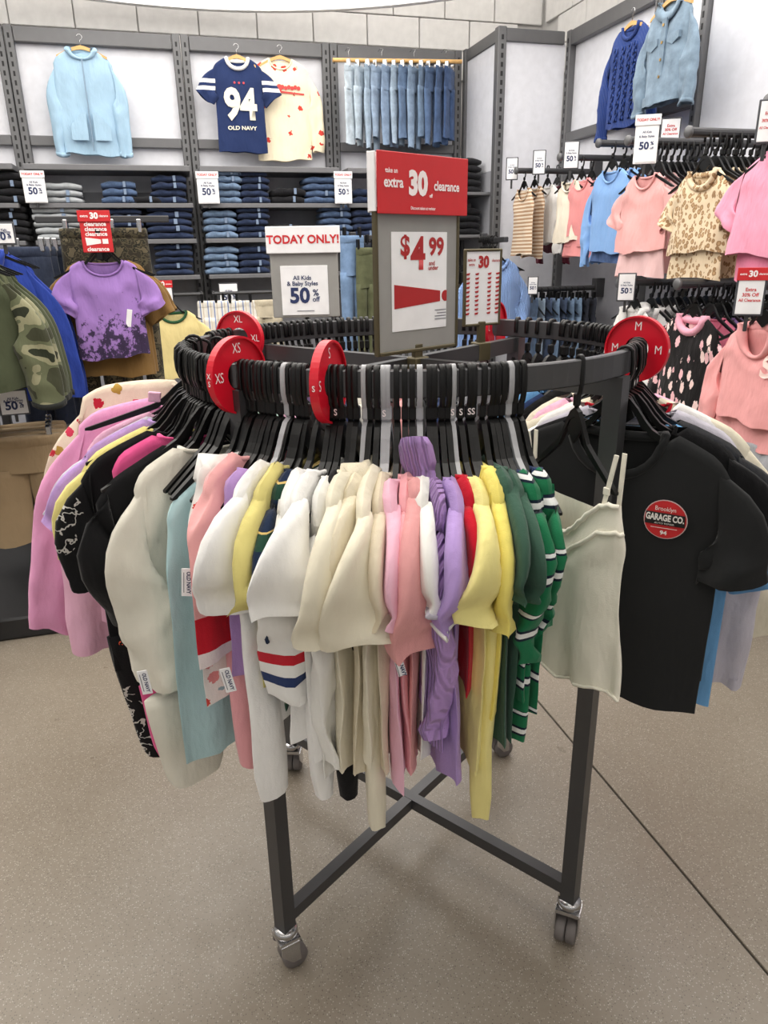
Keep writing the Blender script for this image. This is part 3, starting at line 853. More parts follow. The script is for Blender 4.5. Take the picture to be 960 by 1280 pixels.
# pale blue zip hoodie
p = wall_item(101, 62, Y=5.57)
wood_hanger('pale wooden hanger holding the light blue hoodie', p, 0, .15)
m_ = F('sky_hoodie', (160, 190, 212))
h = garment('zip_hoodie', 'light blue zip hoodie on a wooden hanger high on the wall', 'hoodie', p, 0,
  dict(mat=m_, tip=.175, L=-.60, bw=.185, hemw=.18, zt=-.07, nd=.05, sleeve='long', sl=.46, sw=.045, so=.025, t1=.03, sth=.02, neck='hood', fa=.012, seed=11, cuff=m_))
obj('zip', MB().bbox(-.004, .004, -.052, -.044, -.58, -.06, .001), plain('zip_steel', (120, 140, 160), .4, .6), h)
for s in (-1, 1): obj('pocket', MB().prism([(s*.02, -.52), (s*.12, -.52), (s*.12, -.44), (s*.05, -.36), (s*.02, -.36)][::s], -.056, -.046), m_, h)
# navy jersey 94
p = wall_item(296, 73, Y=5.52)
wood_hanger('pale wooden hanger holding the navy jersey', p, 0, .12)
nv = F('navy_jersey', (38, 52, 92)); wt = F('white_knit', (236, 236, 236))
jb = stripes('jersey_sleeve', 1.0, [(0, (38, 52, 92)), (.808, (236, 236, 236)), (.832, (38, 52, 92)), (.848, (236, 236, 236)), (.872, (38, 52, 92))])
h = garment('football_jersey', 'navy short-sleeved jersey numbered 94 with white sleeve bands', 'shirt', p, 0,
  dict(mat=nv, tip=.165, L=-.56, bw=.16, hemw=.165, zt=-.06, sleeve='short', sl=.10, sw=.07, so=.075, t1=.03, nmat=wt, nr=.013, smat=jb, seed=12, fa=.006, nw=.07, hemc=.004), hires=True)
cr_ = plain('number_cream', (228, 224, 206), .7)
decal_text(h, '94', .25, 0, -.28, cr_, .04, .85, .007); decal_text(h, 'OLD NAVY', .032, 0, -.415, cr_, .03, 1.2, .007)
for q in (-.03, 0, .03): decal_poly(h, 'star', disc_rings(q, -.145, .008, 5), plain('star_red', (190, 60, 70), .7), .007)
# cream sweatshirt
p = wall_item(350, 74, Y=5.60)
wood_hanger('pale wooden hanger holding the cream sweatshirt', p, 0, .14)
m_ = spots('cream_hearts', (240, 228, 200), [(206, 70, 60)], 13.0, .25, .6)
h = garment('sweatshirt', 'cream sweatshirt with red hearts and red script, half behind the jersey', 'sweatshirt', p, 0,
  dict(mat=m_, tip=.19, L=-.62, bw=.20, hemw=.19, zt=-.065, sleeve='long', sl=.42, sw=.05, so=.055, t1=.03, nmat=F('cream_rib', (238, 226, 200)), seed=13, fa=.007), hires=True)
sr_ = plain('script_red', (205, 70, 66), .7)
for k in range(7): decal_poly(h, 'script_stroke', disc_rings(-.02+.022*k, -.175+.006*(k % 2), .013 if k else .022, 10, (1, .55)), sr_, .007)
decal_poly(h, 'script_stroke', [[(-.03, -.205), (.15, -.215), (.15, -.205), (-.03, -.193)]], sr_, .007)
# row of jeans clipped along a wooden rod
a = on_y(416, 75, 5.5); b = on_y(577, 77, 5.5)
rod = tag(obj('wooden_rod', MB().cyl(a, b, .013, 12), WOOD), 'long pale wooden rod carrying the row of hung jeans', 'rod')
for k in range(4):
    q = a.lerp(b, .12+.25*k); obj('hook', MB().tube([q, q+Vector((0, 0, .05)), q+Vector((.01, 0, .07)), q+Vector((.0, .03, .08)), q+Vector((0, .09, .075))], .0025, 6), CHROME, rod, True)
jc = [(182, 194, 204), (172, 186, 198), (150, 168, 186), (140, 158, 180), (126, 146, 172), (150, 168, 186), (96, 118, 148), (126, 146, 170), (104, 126, 152), (84, 106, 140), (70, 92, 128), (62, 84, 122)]
for k in range(12):
    q = on_y(440+k*11.2, 87, 5.5); mt = denim('hung%d' % k, jc[k], .3)
    o = trousers('hung_jeans', '%s pair from the left of faded jeans hung along the wooden rod' % ordinal(k+1), 'jeans', (q.x, 5.46+.012*(k % 2)+.004*k, q.z), .75+.06*(k % 3), .115, (.47, .44, .5, .43, .48)[k % 5], mt, .016, 'jeans on the wooden rod', 40+k)
    for s in (-1, 1): obj('clip', MB().bbox(s*.06-.008, s*.06+.008, -.014, .014, .0, .045, .003), CHROME, o)
# right wall: blue cable sweater and denim jacket
p = wall_item(790, 32, X=2.62)
wood_hanger('pale wooden hanger holding the royal blue sweater', p, -math.pi/2, .15)
cab = F('royal_knit', (44, 74, 150), rib=True, wr=.8)
h = garment('cable_sweater', 'royal blue cable knit sweater hung high on the right wall', 'sweater', p, -math.pi/2,
  dict(mat=cab, tip=.18, L=-.50, bw=.20, hemw=.18, zt=-.06, sleeve='long', sl=.40, sw=.05, so=.06, t1=.035, sth=.028, seed=15, nr=.012, fa=.008, cuff=cab))
for s in (-.09, -.03, .03, .09):
    mb = MB(); 
    for ph in (0, math.pi): mb.tube([(s+.011*math.sin(z*70+ph), root_b[h.name].surf(s, z)-.005-.003*math.cos(z*70+ph), z) for z in [(-.09-.0115*i) for i in range(34)]], .006, 6)
    obj('cable', mb, cab, h, True)
p = wall_item(840, 2, X=2.54)
wood_hanger('pale wooden hanger holding the denim jacket', p, -math.pi/2, .16)
dj = denim('jacket', (122, 142, 160), .25)
h = garment('denim_jacket', 'washed blue denim jacket with chest pockets, high on the right wall', 'jacket', p, -math.pi/2,
  dict(mat=dj, tip=.165, L=-.44, bw=.17, hemw=.16, zt=-.06, sleeve='long', sl=.34, sw=.05, so=.035, t1=.04, sth=.035, seed=16, neck='collar', nmat=dj, fa=.008, cuff=dj))
B_ = root_b[h.name]
for s in (-.85, .85):
    obj('pocket_flap', MB().prism([(s*.10-.045, -.15), (s*.10+.045, -.15), (s*.10+.045, -.18), (s*.10, -.2), (s*.10-.045, -.18)], B_.surf(s*.1, -.17)-.006, B_.surf(s*.1, -.17)+.01), dj, h)
obj('button_placket', MB().bbox(-.018, .018, B_.surf(0, -.25)-.006, B_.surf(0, -.25)+.008, -.42, -.07, .002), dj, h)
for k in range(5): obj('button', MB().cyl((0, B_.surf(0, -.25)-.006, -.1-.075*k), (0, B_.surf(0, -.25)-.010, -.1-.075*k), .007, 10), plain('brass', (170, 140, 90), .35, .8), h)
obj('waistband', MB().loft([[(B_.hemw*1.02*c_, .045*s__+.0, z_) for c_, s__ in [(math.cos(2*math.pi*k/24), math.sin(2*math.pi*k/24)) for k in range(24)]] for z_ in (-.40, -.445)]), dj, h, True)

# ------------------------------------------------------------------ right wall hanging arms
def arm(label, y, z, x0, x1=XR, r=.017):
    t = empty('hanging_arm', (x1, y, z), 0, label, 'display arm', 'hanging arms on the right wall')
    obj('rod', MB().cyl((x0-x1, 0, 0), (.05, 0, 0), r, 12), DARK_METAL, t, False)
    obj('end_cap', MB().lathe([(0, -.008), (.019, -.008), (.022, -.004), (.022, .006), (0, .006)], 16, (x0-x1, 0, 0), 'x'), GREY_METAL, t, True)
    obj('wall_bracket', MB().bbox(-.012, .06, -.03, .03, -.06, .06, .004), DARK_METAL, t)
    return t
RZR = -math.pi/2
def right_item(px, py, X, name, label, cat, sp, hz=.135, yaw=0.0, hl=None, sc=1.0):
    p = on_x(px, py, X)
    if hl: place_hanger(hang_black, p, RZR+yaw, hl, None, scale=sc)
    return garment(name, label, cat, p, RZR+yaw, sp), p
def hook_row(y, z, x0, x1, n, label, group, sc=1.0):
    for i in range(n):
        place_hanger(hang_black, (lerp(x0, x1, i/max(1, n-1)), y+random.uniform(-.004, .004), z), RZR+random.uniform(-.12, .12), label, group, scale=sc)
tan = stripes('tan_stripe', .022, [(0, (226, 210, 190)), (.5, (176, 140, 108))])
creamf = F('cream', (232, 222, 204)); whitef = F('white', (236, 235, 234)); maroon = F('maroon', (96, 34, 52)); salm = F('salmon', (232, 150, 150))
blue_sw = F('sky_sweat', (130, 170, 222)); pinkr = F('pink_ruffle', (238, 176, 174)); blush = F('blush', (240, 200, 200)); leo = leopard('leopard', (226, 206, 176), (190, 158, 118), (160, 128, 94), 56)
pinkt = F('candy_pink', (238, 160, 186)); greyf = F('grey_marl', (168, 170, 176))
small = dict(t1=.022, fa=.009, sth=.02)
def S(**k): d = dict(small); d.update(k); return d
_, p = right_item(655, 236, 2.26, 'striped_tank', 'tan and white striped tank top, first on the corner arm', 'tank top', S(mat=tan, tip=.12, nw=.075, nd=.07, L=-.40, bw=.15, hemw=.16, zt=-.03, seed=21), hl='black hanger holding the first striped tank', sc=.85)
arm('black hanging arm by the corner holding the striped tanks', p.y, p.z+.105, 2.2)
right_item(668, 234, 2.36, 'striped_tank', 'tan and white striped tank top, second on the corner arm', 'tank top', S(mat=tan, tip=.12, nw=.075, nd=.07, L=-.43, bw=.15, hemw=.16, zt=-.03, seed=22), hl='black hanger holding the second striped tank', sc=.85)
right_item(684, 232, 2.46, 'knit_shirt', 'white long-sleeved baby top between the striped tanks and the maroon one', 'top', S(mat=whitef, tip=.16, L=-.36, bw=.17, hemw=.18, sleeve='long', sl=.30, sw=.045, so=.03, seed=23), hl='black hanger holding the white baby top', sc=.85)
right_item(696, 231, 2.56, 'knit_shirt', 'maroon long-sleeved top behind the white baby top', 'top', S(mat=maroon, tip=.16, L=-.42, bw=.17, sleeve='long', sl=.36, sw=.045, so=.03, seed=24), hl='black hanger holding the maroon top', sc=.85)
_, p = right_item(712, 226, 2.36, 'knit_shirt', 'cream sleeveless top left of the salmon ruffle sets', 'top', S(mat=creamf, tip=.14, L=-.34, bw=.15, hemw=.17, seed=25), hl='black hanger holding the cream sleeveless top', sc=.85)
arm('black hanging arm holding the salmon ruffle sets', p.y-.12, p.z+.11, 2.22)
for k, (px, X) in enumerate(((727, 2.36), (739, 2.46))):
    right_item(px, 224, X, 'ruffle_set', 'salmon pink ruffle baby set, %s of the pair left of the blue sweatshirts' % ordinal(k+1), 'baby set', S(mat=salm, tip=.14, L=-.30, bw=.15, hemw=.17, seed=26+k, under=[(-.26, -.36, .17, .19, salm), (-.33, -.42, .16, .18, salm)]), hl='black hanger holding the %s salmon set' % ordinal(k+1), sc=.85)
for k, (px, X) in enumerate(((765, 2.26), (779, 2.38), (789, 2.48))):
    _, p = right_item(px, 212, X, 'sweatshirt', 'sky blue sweatshirt, %s of the three on the arm left of the pink sets' % ordinal(k+1), 'sweatshirt', S(mat=blue_sw, tip=.165, L=-.40, bw=.18, sleeve='long', sl=.34, sw=.045, so=.04, seed=30+k, t1=.03,
       under=[(-.36, -.45, .14, .15, denim('short', (72, 96, 140)))]), hl='black hanger holding the %s sky blue sweatshirt' % ordinal(k+1), sc=.95)
    if k == 0: arm('black hanging arm holding the blue sweatshirts', p.y, p.z+.12, 2.17)
for k, (px, X) in enumerate(((808, 2.14), (828, 2.28))):
    _, p = right_item(px, 218, X, 'ruffle_set', 'pale pink gathered top and shorts set, %s' % ('in front on its arm' if k == 0 else 'behind the gathered front one'), 'baby set', S(mat=pinkr if k == 0 else blush, tip=.15, L=-.33, bw=.18, hemw=.20, sleeve='short', sl=.10, sw=.07, so=.06, seed=34+k, fa=.014, k=60, t1=.03,
       under=[(-.30, -.44, .17, .18, blush)]), hl='black hanger holding the %s pale pink set' % ordinal(k+1))
    if k == 0: p0 = p; arm('black hanging arm holding the pale pink sets', p.y, p.z+.135, 2.03)
hook_row(p0.y, p0.z, 2.2, 2.62, 14, 'black hanger in the packed row behind the pale pink sets', 'hangers behind the pale pink sets')
for k, (px, X) in enumerate(((880, 2.06), (903, 2.17), (915, 2.26))):
    _, p = right_item(px, 214, X, 'leopard_set', 'leopard print frilled top and leggings, %s on its arm' % ordinal(k+1), 'baby set', S(mat=leo, tip=.15, L=-.30, bw=.165, hemw=.185, sleeve='short', sl=.085, sw=.06, so=.05, seed=38+k, fa=.01, t1=.03, nmat=leo, nr=.012,
       under=[(-.27, -.40, .155, .16, leo)], cuff=leo), hl='black hanger holding the %s leopard set' % ordinal(k+1))
    if k == 0: p0 = p; arm('black hanging arm with grey end cap above the leopard sets', p.y, p.z+.135, 1.97)
hook_row(p0.y, p0.z, 2.1, 2.6, 16, 'black hanger in the packed row behind the leopard sets', 'hangers behind the leopard sets')
_, p = right_item(984, 186, 2.0, 'pink_tee', 'candy pink tee with frilled hem at the right edge', 'tee', S(mat=pinkt, tip=.19, L=-.33, bw=.20, hemw=.22, sleeve='short', sl=.10, sw=.07, so=.06, seed=42, t1=.03, fa=.012, under=[(-.30, -.42, .16, .18, F('candy_pink_dark', (222, 128, 158)))]), hl='black hanger holding the candy pink tee')
arm('black hanging arm at the right edge holding the candy pink tee', p.y, p.z+.135, 1.9)
# lower row
lj = [denim('low%d' % k, c, .35) for k, c in enumerate(((84, 104, 132), (104, 126, 154), (140, 158, 178), (120, 144, 172), (60, 74, 100), (44, 48, 60)))]
for k in range(9):
    p = on_x(664+k*9, 374+(k % 2), 2.28+.045*k)
    o = trousers('hung_jeans', '%s small jeans from the left on the low arm near the corner' % ordinal(k+1), 'jeans', (p.x, p.y, p.z), RZR, .10, .40, lj[(k*2+k//4) % 5 if k < 7 else 5], .012, 'small jeans on the low arm', 60+k)
    for s in (-1, 1): obj('clip', MB().bbox(s*.06-.008, s*.06+.008, -.012, .012, 0, .05, .003), BLACK_PL, o)
    if k == 0: arm('low black arm holding the small jeans', p.y, p.z+.06, 2.2); pj = p
hook_row(pj.y-.01, pj.z-.04, 2.3, 2.65, 9, 'black hanger above the small jeans on the low arm', 'hangers above the small jeans', .8)
for k, (px, X) in enumerate(((793, 2.16), (812, 2.26), (822, 2.34), (830, 2.42))):
    _, p = right_item(px, 386, X, 'white_hoodie', 'white baby hoodie, %s from the front on the low arm' % ordinal(k+1), 'hoodie', S(mat=whitef, tip=.15, L=-.36, bw=.17, sleeve='long', sl=.28, sw=.045, so=.04, seed=46+k, neck='hood', t1=.03), hl='black hanger holding the %s white baby hoodie' % ordinal(k+1), sc=.9)
    if k == 0: p0 = p; arm('low black arm holding the white baby hoodies', p.y, p.z+.12, 2.06)
hook_row(p0.y, p0.z, 2.25, 2.6, 10, 'black hanger in the row behind the white baby hoodies', 'hangers behind the white hoodies', .9)
gh = spots('ghost', (26, 24, 26), [(238, 190, 196), (240, 214, 210)], 27.0, .42, .7, (1.25, .3, .62))
_, p = right_item(866, 396, 2.02, 'print_sweatshirt', 'black sweatshirt with pale pink figures and pink collar', 'sweatshirt', S(mat=gh, tip=.165, L=-.42, bw=.18, sleeve='long', sl=.34, sw=.045, so=.04, seed=52, nmat=F('pink_rib', (236, 170, 190)), nr=.016, t1=.03), hl='black hanger holding the black and pink sweatshirt', sc=.95)
p0 = p; arm('low black arm with grey end cap holding the black printed sweatshirt', p.y, p.z+.128, 1.93)
for k, (px, X, c, w) in enumerate(((890, 2.14, (236, 130, 160), 'hot pink'), (902, 2.22, (170, 140, 200), 'lilac'), (910, 2.30, (186, 158, 208), 'pale lilac'), (920, 2.38, (214, 200, 176), 'beige'))):
    right_item(px, 396, X, 'baby_shirt', '%s baby top packed behind the black printed sweatshirt' % w, 'top', S(mat=F('low_'+w.replace(' ', '_'), c), tip=.16, L=-.38, bw=.17, sleeve='long', sl=.3, sw=.045, so=.03, seed=54+k), hl='black hanger holding the %s baby top' % w, sc=.9)
hook_row(p0.y, p0.z, 2.1, 2.6, 14, 'black hanger in the packed row behind the black printed sweatshirt', 'hangers behind the printed sweatshirt', .95)
ph_ = F('pink_hoodie', (238, 168, 168))
h, p = right_item(953, 408, 1.93, 'pink_hoodie', 'salmon pink zip hoodie with pale letter, at the right edge', 'hoodie', S(mat=ph_, tip=.155, L=-.33, bw=.17, sleeve='long', sl=.34, sw=.05, so=.06, seed=60, neck='hood', t1=.035, sth=.028, cuff=ph_, under=[(-.30, -.42, .17, .18, ph_), (-.40, -.50, .15, .16, greyf)]), hl='black hanger holding the salmon pink hoodie')
decal_text(h, 'S', .10, .075, -.13, plain('applique', (244, 214, 206), .8), .03, 1.0, .006)
arm('low black arm at the right edge holding the salmon hoodie', p.y, p.z+.135, 1.83)
# signs on the right wall
for i, (px, py, w, h_, X) in enumerate(((640, 211, 13, 26, 2.2), (674, 203, 14, 28, 2.3), (714, 194, 17, 32, 2.0))):
    card_px('small white fifty percent card on an arm, %s from the corner' % ordinal(i+1), px, py, X=X, wpx=w*1.15, hpx=h_, kind='fifty', rz=R_(-22))
card_px('white today only fifty percent card above the pale pink sets', 808, 175, X=2.0, wpx=28, hpx=54, kind='today', rz=R_(-30))
card_px('white framed card with red lettering near the denim jacket', 838, 163, X=2.55, wpx=24, hpx=28, kind='extra_plain', rz=R_(-30))
card_px('white framed card cut by the right edge, above the candy pink tee', 960, 152, X=1.9, wpx=26, hpx=50, kind='extra_plain', rz=R_(-30))
card_px('white fifty percent card above the white baby hoodies', 783, 359, X=2.05, wpx=22, hpx=34, kind='fifty', rz=R_(-30))
card_px('small white fifty percent card above the small jeans', 666, 357, X=2.2, wpx=13, hpx=22, kind='fifty', rz=R_(-20))
card_px('red headed extra thirty percent card above the salmon hoodie', 938, 365, X=1.82, wpx=34, hpx=58, kind='extra', rz=R_(-35))
# white shoes on the deck at the far right
p = on_z(945, 622, .142)
t = empty('baby_boot', p, -.6, 'white soft baby boot with a lilac dot on the right base deck', 'boot')
obj('upper', MB().lathe([(0, .13), (.05, .125), (.065, .09), (.07, .04), (.072, .01), (0, .01)], 18), whitef, t, True)
obj('toe', MB().loft([[(.07*math.cos(a)*q, -.03-.1*i/5, .045*max(0, math.sin(a))*q*1.1+.012) for a in [2*math.pi*k/14 for k in range(14)]] for i, q in enumerate((1, 1, .95, .85, .65, .25))]), whitef, t, True)
obj('sole', MB().prism([(-.075, 0), (.075, 0), (.075, .014), (-.075, .014)], -.14, .07), plain('sole_white', (220, 220, 220), .6), t)
obj('dot', MB().cyl((-.02, -.062, .085), (-.025, -.078, .087), .018, 14), plain('lilac_dot', (150, 130, 190), .6), t)

# ------------------------------------------------------------------ back wall low hanging things
yt = F('pale_yellow', (230, 212, 150))
p = on_y(216, 389, 5.15)
place_hanger(hang_black, p, 0, 'black hanger holding the pale yellow ringer tee', scale=.9)
garment('ringer_tee', 'pale yellow tee with dark green collar hung under the wall shelves', 'tee', p, 0, S(mat=yt, tip=.16, L=-.45, bw=.17, sleeve='short', sl=.14, sw=.075, so=.05, nmat=F('dark_green_rib', (50, 90, 60)), nr=.010, seed=70, t1=.03, nw=.085, nd=.07))
vs = stripes('pin_stripe', .05, [(0, (226, 222, 214)), (.22, (120, 140, 190)), (.36, (232, 228, 220)), (.6, (206, 190, 168)), (.7, (232, 228, 220))], 0)
for k, px in enumerate((266, 283, 300)):
    p = on_y(px, 378, 5.2)
    o = trousers('striped_shorts', 'blue and cream striped shorts, %s of three under the fifty percent card' % ordinal(k+1), 'shorts', (p.x, p.y-.01*k, p.z), .05*k, .11, .36, vs, .016, 'striped shorts under the shelves', 72+k, flare=1.2)
    for s in (-1, 1): obj('clip', MB().bbox(s*.07-.008, s*.07+.008, -.014, .014, 0, .06, .003), BLACK_PL, o)
bg_ = F('beige_print', (196, 186, 164), var=.2)
p = on_y(328, 377, 5.2)
o = trousers('beige_shorts', 'beige shorts hung right of the striped ones, left of the today only sign', 'shorts', p, 0, .13, .36, bg_, .018, None, 78, flare=1.2)
for s in (-1, 1): obj('clip', MB().bbox(s*.08-.008, s*.08+.008, -.014, .014, 0, .06, .003), BLACK_PL, o)
# trousers on a face-out arm right of the TODAY sign
t = empty('trouser_stand', (*on_z(448, 640, 0).xy, 0), 0, 'dark floor stand carrying blue jeans and olive trousers behind the rack', 'garment rack')
sp_ = on_y(448, 300, 4.6); t.location = (sp_.x, 4.75, 0)
obj('post', MB().bbox(-.02, .02, -.02, .02, .02, sp_.z+.05, .004), DARK_METAL, t); obj('base', MB().bbox(-.25, .25, -.2, .2, 0, .03, .006), DARK_METAL, t)
obj('cross_arm', MB().bbox(-.18, .24, -.03, -.006, sp_.z, sp_.z+.03, .004), DARK_METAL, t)
for k, (px, py, c, nm, Y, w) in enumerate(((440, 297, (112, 138, 172), 'light blue', 4.62, .085), (457, 312, (88, 92, 66), 'olive', 4.58, .07), (468, 306, (44, 48, 58), 'dark grey', 4.66, .08))):
    p = on_y(px, py, Y)
    o = trousers('hung_trousers', '%s trousers hanging between the today only sign and the price sign' % nm, 'trousers', p, .15, w, .75, denim('tr_'+nm.replace(' ', '_'), c, .2), .03, None, 80+k)
    for s in (-1, 1): obj('clip', MB().bbox(s*.05-.008, s*.05+.008, -.016, .016, 0, .06, .003), BLACK_PL, o)
# blue knit sweater behind the small framed sign
p = on_y(618, 325, 4.3)
t = empty('sweater_stand', (p.x+.02, p.y+.22, 0), 0, 'dark floor stand behind the rack carrying the blue knit sweater', 'garment rack')
obj('post', MB().bbox(-.02, .02, -.02, .02, .02, p.z+.16, .004), DARK_METAL, t); obj('base', MB().bbox(-.22, .22, -.2, .2, 0, .03, .006), DARK_METAL, t)
obj('arm', MB().bbox(-.014, .014, -.34, .0, p.z+.10, p.z+.13, .004), DARK_METAL, t)
place_hanger(hang_black, p, 0, 'black hanger holding the pale blue knit sweater')
kb = F('pale_blue_knit', (140, 172, 226), rib=True, wr=.7)
garment('knit_sweater', 'pale blue knit sweater behind the small framed clearance sign', 'sweater', p, 0, S(mat=kb, tip=.17, L=-.5, bw=.19, sleeve='long', sl=.40, sw=.05, so=.04, seed=84, nr=.012, t1=.04, sth=.03, nw=.085))
for i in range(8): place_hanger(hang_black, (p.x, p.y+.05+.022*i, p.z), random.uniform(-.1, .1), 'black hanger in the row behind the pale blue knit sweater', 'hangers behind the knit sweater')

# ------------------------------------------------------------------ left floor fixtures
p = on_y(128, 326, 3.5); PZ = p.z
t = empty('garment_stand', (p.x, p.y+.42, 0), 0, 'dark four-way floor stand behind the purple printed tee', 'garment rack')
obj('post', MB().bbox(-.02, .02, -.02, .02, .03, PZ+.2, .004), DARK_METAL, t)
obj('base', MB().bbox(-.3, .3, -.28, .28, 0, .03, .008), DARK_METAL, t)
obj('arm', MB().bbox(-.014, .014, -.46, .0, PZ+.105, PZ+.133, .004), DARK_METAL, t)
obj('arm', MB().bbox(-.3, .3, -.014, .014, PZ+.17, PZ+.2, .004), DARK_METAL, t)
pur = lowprint('purple_print', (158, 122, 190), (62, 50, 78), -.10, -.36, 34.0)
place_hanger(hang_black, p, 0, 'black hanger holding the purple printed tee')
h = garment('printed_tee', 'purple tee with a dark beach drawing under the red clearance card', 'tee', p, 0,
  S(mat=pur, tip=.145, L=-.41, bw=.145, hemw=.15, zt=-.035, sleeve='short', sl=.10, sw=.06, so=.05, seed=90, t1=.04, sth=.028, nw=.08, nmat=F('purple_rib', (150, 114, 182)), smat=F('purple', (158, 122, 190)), fa=.012,
    tags=[(.08, -.24, .022, .075, PAPER, .2)]), hires=True)
brn = F('tan_brown', (132, 102, 60))
for k in range(2):
    q = p+Vector((-.005+.01*k, .07+.07*k, .0))
    place_hanger(hang_black, q, 0, 'black hanger holding the %s tan tee' % ordinal(k+1))
    garment('tan_tee', 'tan brown tee behind the purple one, %s from the front' % ordinal(k+1), 'tee', q, 0, S(mat=brn, tip=.165, L=-.50, bw=.165, hemw=.17, zt=-.04, sleeve='short', sl=.13, sw=.065, so=.075, seed=92+k, t1=.04, nw=.08))
cam2 = camo('dark_camo', [(52, 48, 40), (78, 72, 56), (40, 40, 34), (96, 88, 70)], 30)
for s, nm in ((-1, 'left'), (1, 'right')):
    q = p+Vector((s*.10, .30, .13))
    o = trousers('camo_trousers', 'dark camouflage trousers hanging at the %s of the purple tee' % nm, 'trousers', q, s*.1, .10, .95, cam2, .04, 'camouflage trousers on the four-way stand', 95+s)
    for e in (-1, 1): obj('clip', MB().bbox(e*.06-.010, e*.06+.010, -.02, .02, -.01, .05, .004), CHROME, o)
q = on_y(120, 290, 3.46)
k_ = px_scale(q)
t = empty('clearance_card', q, 0, 'red clearance card with a white exclamation mark above the purple tee', 'sign')
w, h_ = 36*k_, 48*k_
obj('panel', MB().bbox(-w/2, w/2, 0, .006, -h_/2, h_/2, .002), RED, t)
obj('header', MB().bbox(-w/2-.004, w/2+.004, -.006, .0, h_*.25, h_*.52, .001), RED, t)
lettering(t, 'extra', w*.12, -w*.32, h_*.385, -.0072, WHITEINK, .02); lettering(t, '30', w*.27, 0, h_*.385, -.0072, WHITEINK, .05); lettering(t, 'clearance', w*.11, w*.32, h_*.385, -.0072, WHITEINK, .02, .7)
for i in range(3): lettering(t, 'clearance', w*.19, 0, h_*(.19-.12*i), -.0012, WHITEINK, .03)
obj('exclamation_mark', MB().prism([(-w*.36, -h_*.33), (-w*.38, -h_*.13), (w*.12, -h_*.18), (w*.12, -h_*.28)], -.0014, 0), WHITEINK, t)
obj('exclamation_mark', MB().prism([(w*.17, -h_*.29), (w*.17, -h_*.17), (w*.36, -h_*.17), (w*.36, -h_*.29)], -.0014, 0), WHITEINK, t)
lettering(t, 'clearance', w*.19, 0, -h_*.42, -.0012, WHITEINK, .03)
obj('clip', MB().bbox(-.012, .012, .004, .02, -h_/2-.03, -h_/2+.03, .002), BLACK_PL, t)
# rail at far left: camouflage jackets above khaki trousers
p = on_y(-72, 322, 3.0)
t = empty('clothes_rail', (p.x-.1, p.y+.5, 0), 0, 'dark two-level floor rail at the left edge under the camouflage jackets', 'garment rack')
for sy in (-.55, .45): obj('upright', MB().bbox(-.02, .02, sy-.02, sy+.02, .06, p.z+.13, .004), DARK_METAL, t)
obj('top_bar', MB().bbox(-.012, .012, -.6, .5, p.z+.095, p.z+.13, .004), DARK_METAL, t)
obj('low_bar', MB().bbox(-.012, .012, -.6, .5, .80, .83, .004), DARK_METAL, t)
b_ = on_z(30, 636, 0)
obj('base', MB().bbox(-.35, .52, -.5, b_.y-p.y-.5+.25, 0, .10, .01), plain('base_black', (32, 32, 34), .5), t)
cm = camo('green_camo', [(62, 64, 48), (96, 100, 76), (140, 138, 110), (44, 48, 36)], 7.5); olive = F('olive', (72, 78, 58))
for k in range(4):
    q = p+Vector((0, .085*k, 0)); front = k == 0
    nm = ['first', 'second', 'third', 'fourth'][k]
    place_hanger(hang_black, q, .1, 'black hanger holding the %s camouflage hoodie on the left rail' % nm)
    garment('camo_hoodie', ['olive hoodie with camouflage sleeves in front on the left rail', 'camouflage hoodie just behind the front olive one', 'dark olive hoodie third on the left rail', 'dark olive hoodie last on the left rail'][k], 'hoodie', q, .1,
      dict(mat=olive if k != 1 else cm, tip=.18, L=-.48, bw=.20, hemw=.19, zt=-.07, sleeve='long', sl=.40, sw=.065, so=.08, t1=.05, sth=.045, neck='hood', smat=cm if k < 2 else olive, seed=100+k, fa=.012, cuff=F('dark_cuff', (40, 42, 40))), hires=front)
rb = F('royal_blue', (44, 66, 150))
for k in range(2):
    q = p+Vector((.03, .42+.08*k, .02)); place_hanger(hang_black, q, .1, 'black hanger holding the %s royal blue hoodie' % ordinal(k+1))
    garment('blue_hoodie', 'royal blue hoodie %s the camouflage ones on the left rail' % ('right behind' if k == 0 else 'furthest behind'), 'hoodie', q, .1, dict(mat=rb, tip=.18, L=-.6, bw=.20, zt=-.07, sleeve='long', sl=.46, sw=.055, so=.09, t1=.04, neck='hood', seed=106+k))
dk = denim('rail_dark', (46, 54, 72), .2)
for k in range(3):
    q = on_y(28+k*9, 312, 3.75+.05*k)
    o = trousers('dark_jeans', 'dark jeans hung behind the blue hoodies on the left rail, %s' % ordinal(k+1), 'jeans', q, .2, .12, .8, dk, .03, 'dark jeans on the left rail', 110+k)
    for e in (-1, 1): obj('clip', MB().bbox(e*.08-.012, e*.08+.012, -.02, .02, -.01, .05, .004), CHROME, o)
kh = F('khaki', (160, 138, 108))
for k in range(4):
    q = on_y(22+k*2, 520, 3.35+.09*k)
    o = trousers('khaki_trousers', 'khaki trousers low on the left rail, %s from the front' % ordinal(k+1), 'trousers', (q.x, q.y, .775), .1, .19, .47, kh, .04, 'khaki trousers on the left rail', 115+k, flare=1.15)
    for e in (-1, 1): obj('clip', MB().bbox(e*.11-.012, e*.11+.012, -.02, .02, -.01, .05, .004), CHROME, o)
card_px('white fifty percent card in front of the khaki trousers', 17, 503, Y=3.22, wpx=34, hpx=32, kind='fifty', rz=.1)
card_px('grey backed card cut by the left edge above the camouflage hoodies', 3, 292, Y=2.95, wpx=30, hpx=27, kind='fifty')
